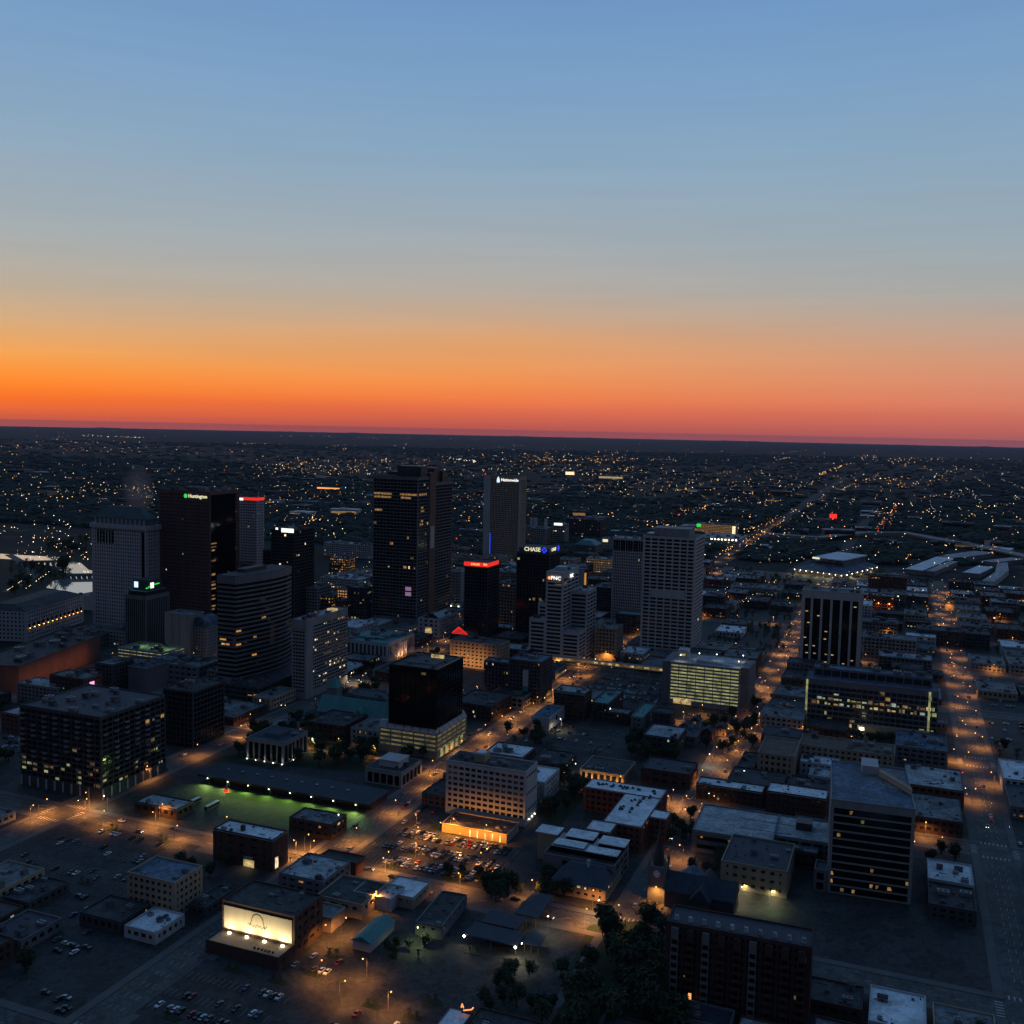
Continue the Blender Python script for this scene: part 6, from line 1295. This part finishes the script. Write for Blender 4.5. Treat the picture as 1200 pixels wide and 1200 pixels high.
# red lit water tower sign
x,y=at(976,614);R=thing('red_lit_tower_sign','small tower with glowing red sign beyond the freeway','sign',(x,y,0),-GA);b_=MB();b_.box(-1,1,-1,1,0,16);b_.obj('mast','metal_dark',R);b_=MB();b_.box(-9,9,-1.5,1.5,16,27);b_.obj('sign_face','bulb_red',R)
# steam rising over the grey government tower
def vol(name,x,y,z,r,h,den,col):
    mt=bpy.data.materials.new(name);mt.use_nodes=True;t=mt.node_tree;t.nodes.remove(t.nodes['Principled BSDF']);v=t.nodes.new('ShaderNodeVolumePrincipled');v.inputs['Color'].default_value=col+(1,)
    tcn=t.nodes.new('ShaderNodeTexCoord');gr_=t.nodes.new('ShaderNodeTexGradient');gr_.gradient_type='SPHERICAL';t.links.new(tcn.outputs['Object'],gr_.inputs[0])
    mu=t.nodes.new('ShaderNodeMath');mu.operation='MULTIPLY';mu.inputs[1].default_value=den;t.links.new(gr_.outputs['Fac'],mu.inputs[0]);t.links.new(mu.outputs[0],v.inputs['Density'])
    t.links.new(v.outputs[0],t.nodes['Material Output'].inputs['Volume'])
    b_=MB();n=12;
    for i in range(n):
        for j in range(n):
            pass
    vs=[];fs=[]
    for i in range(7):
        for j in range(12):vs.append((math.sin(math.pi*i/6)*math.cos(6.2832*j/12),math.sin(math.pi*i/6)*math.sin(6.2832*j/12),math.cos(math.pi*i/6)))
    b_.v=vs
    for i in range(6):
        for j in range(12):b_.f.append((i*12+j,(i+1)*12+j,(i+1)*12+(j+1)%12,i*12+(j+1)%12));b_.m.append(0)
    me=b_.mesh(name,mt);o=link(name,me,None,'stuff',(x,y,z));o.scale=(r,r,h);return o
x,y=at(162,578,150);o=vol('steam',x,y,152,20,36,.035,(.8,.6,.55))
# ------------------------------------------------------------------ haze
hz=bpy.data.materials.new('haze');hz.use_nodes=True;t=hz.node_tree;t.nodes.remove(t.nodes['Principled BSDF']);v=t.nodes.new('ShaderNodeVolumePrincipled');v.inputs['Color'].default_value=(.62,.68,.92,1);v.inputs['Density'].default_value=1.2e-5
t.links.new(v.outputs[0],t.nodes['Material Output'].inputs['Volume'])
b_=MB();b_.box(-41000,41000,-41000,41000,-1.5,241);b_.obj('haze',hz,None,'stuff')
# ------------------------------------------------------------------ trees and cars: the 300 largest in view, the rest as one mass each
def show(x,y,s):
    px,py=proj(x,y,0);return s/math.hypot(x,y) if -30<px<1230 and py<1240 else 0
TQ.sort(key=lambda t:-show(t[0],t[1],t[2]))
for t in TQ[:290]:make_tree(*t)
m=MB();SMALL=[crown_mesh(20+i,8,150,'leaf') for i in range(3)]
for x,y,s,_,_,z in TQ[290:]:
    me=rf.choice(SMALL);n=len(m.v);m.v+=[(x+v.co.x*s,y+v.co.y*s,z+v.co.z*s) for v in me.vertices];m.f+=[tuple(n+i for i in p.vertices) for p in me.polygons];m.m+=[0]*len(me.polygons);m.cyl(x,y,.3*s,z,z+4*s,5,1)
m.obj('tree_cover',['leaf','bark'],None,'stuff')
CQ.sort(key=lambda c:-show(c[0],c[1],1)*(1.3 if c[5] else 1))
for c in CQ[:295]:make_car(*c)
m=MB();nm=['car_'+c for c in CC]+['glass_black','rubber','bulb_white','bulb_red']
for x,y,rz,_,_,li,z,_,c in CQ[295:]:
    cs,sn=math.cos(rz),math.sin(rz);n=len(m.v);me=CM[c];m.v+=[(x+v.co.x*cs-v.co.y*sn,y+v.co.x*sn+v.co.y*cs,z+v.co.z) for v in me.vertices];m.f+=[tuple(n+i for i in p.vertices) for p in me.polygons];m.m+=[(CC.index(c),6,7)[p.material_index] for p in me.polygons]
    if li:m.ball(x+2.3*cs,y+2.3*sn,z+.7,.3,8);m.ball(x-2.3*cs,y-2.3*sn,z+.8,.25,9)
m.obj('distant_traffic',nm,None,'stuff')
# ------------------------------------------------------------------ labels: what each repeat stands by, then its place in its row
LM={'government_tower':'green hipped grey tower','granite_bank_tower':'red granite tower','state_office_tower':'tallest black tower','insurance_tower':'blue lit brown tower','red_signed_tower':'red signed tower','octagon_signed_tower':'octagon signed tower','stepped_white_tower':'stepped white tower','lattice_tower':'pale lattice tower','striped_tower':'black striped tower','lit_garage':'yellow lit garage','long_glass_office':'long glass office','black_glass_cube':'black glass cube','hotel_slab':'cream hotel slab','exhibition_hall':'huge stepped hall','bus_station':'long bus station','curved_banded_tower':'curved banded tower','white_roof_apartments':'white roofed apartments','big_apartment_block':'big corner apartments','tan_square_window_block':'square windowed block','banded_corner_office':'banded corner office','riverside_court':'river court','grey_office_block':'long grey block','yellow_lit_hotel':'yellow lit hotel','rail_shed':'rail yard sheds','billboard_building':'lit wall sign','long_brick_apartments':'long brick apartments'}
def pos(o):return proj(o.location.x,o.location.y,0)
lm=[(pos(o),LM[o.name]) for o in bpy.data.objects if o.name in LM and 'category' in o]
for o in bpy.data.objects:
    if 'category' in o and o.name.split('.')[0] in('low_building','distant_building'):
        p=pos(o);q,nm=min(lm,key=lambda e:math.hypot(e[0][0]-p[0],e[0][1]-p[1]));dx,dy=p[0]-q[0],p[1]-q[1]
        o['group']=o['label'].replace(',',' with')+('s in the suburbs' if 'distant' in o.name else 's downtown')
        o['label']=o['label']+', '+(('right of' if dx>0 else 'left of') if abs(dx)>1.2*abs(dy) else ('before' if dy>0 else 'behind'))+' the '+nm
ORD='first second third fourth fifth sixth seventh eighth ninth tenth eleventh twelfth thirteenth fourteenth fifteenth sixteenth'.split()
by={}
for o in bpy.data.objects:
    if 'category' in o:by.setdefault(o['label'],[]).append(o)
for lb,os_ in by.items():
    if len(os_)<2:continue
    os_.sort(key=lambda o:o.location.length);k=16 if len(os_)>16 else len(os_);rows=[os_[i:i+k] for i in range(0,len(os_),k)]
    for ri,r in enumerate(rows):
        r.sort(key=lambda o:pos(o)[0])
        for i,o in enumerate(r):
            s=('leftmost' if i==0 else 'rightmost' if i==len(r)-1 else ORD[i]+' from left') if len(r)>1 else ''
            if len(rows)>1:s='%s row, %s'%(ORD[ri],s) if s else ORD[ri]+' row'
            o['label']=lb+', '+s
            if 'group' not in o:o['group']=lb+' group'
for o in bpy.data.objects:
    if 'category' in o and not 4<=len(o['label'].split())<=16:print('LONG',o.name,o['label'])
print('LAMPS',NL[0],'OBJ',len(bpy.data.objects),'LIGHTS',len([o for o in bpy.data.objects if o.type=='LIGHT']))
for l in LOG:
    if l[3]>130 or l[4]>120 or l[3]<6 or l[4]<6 or l[5]>200:print('CHECK',l)
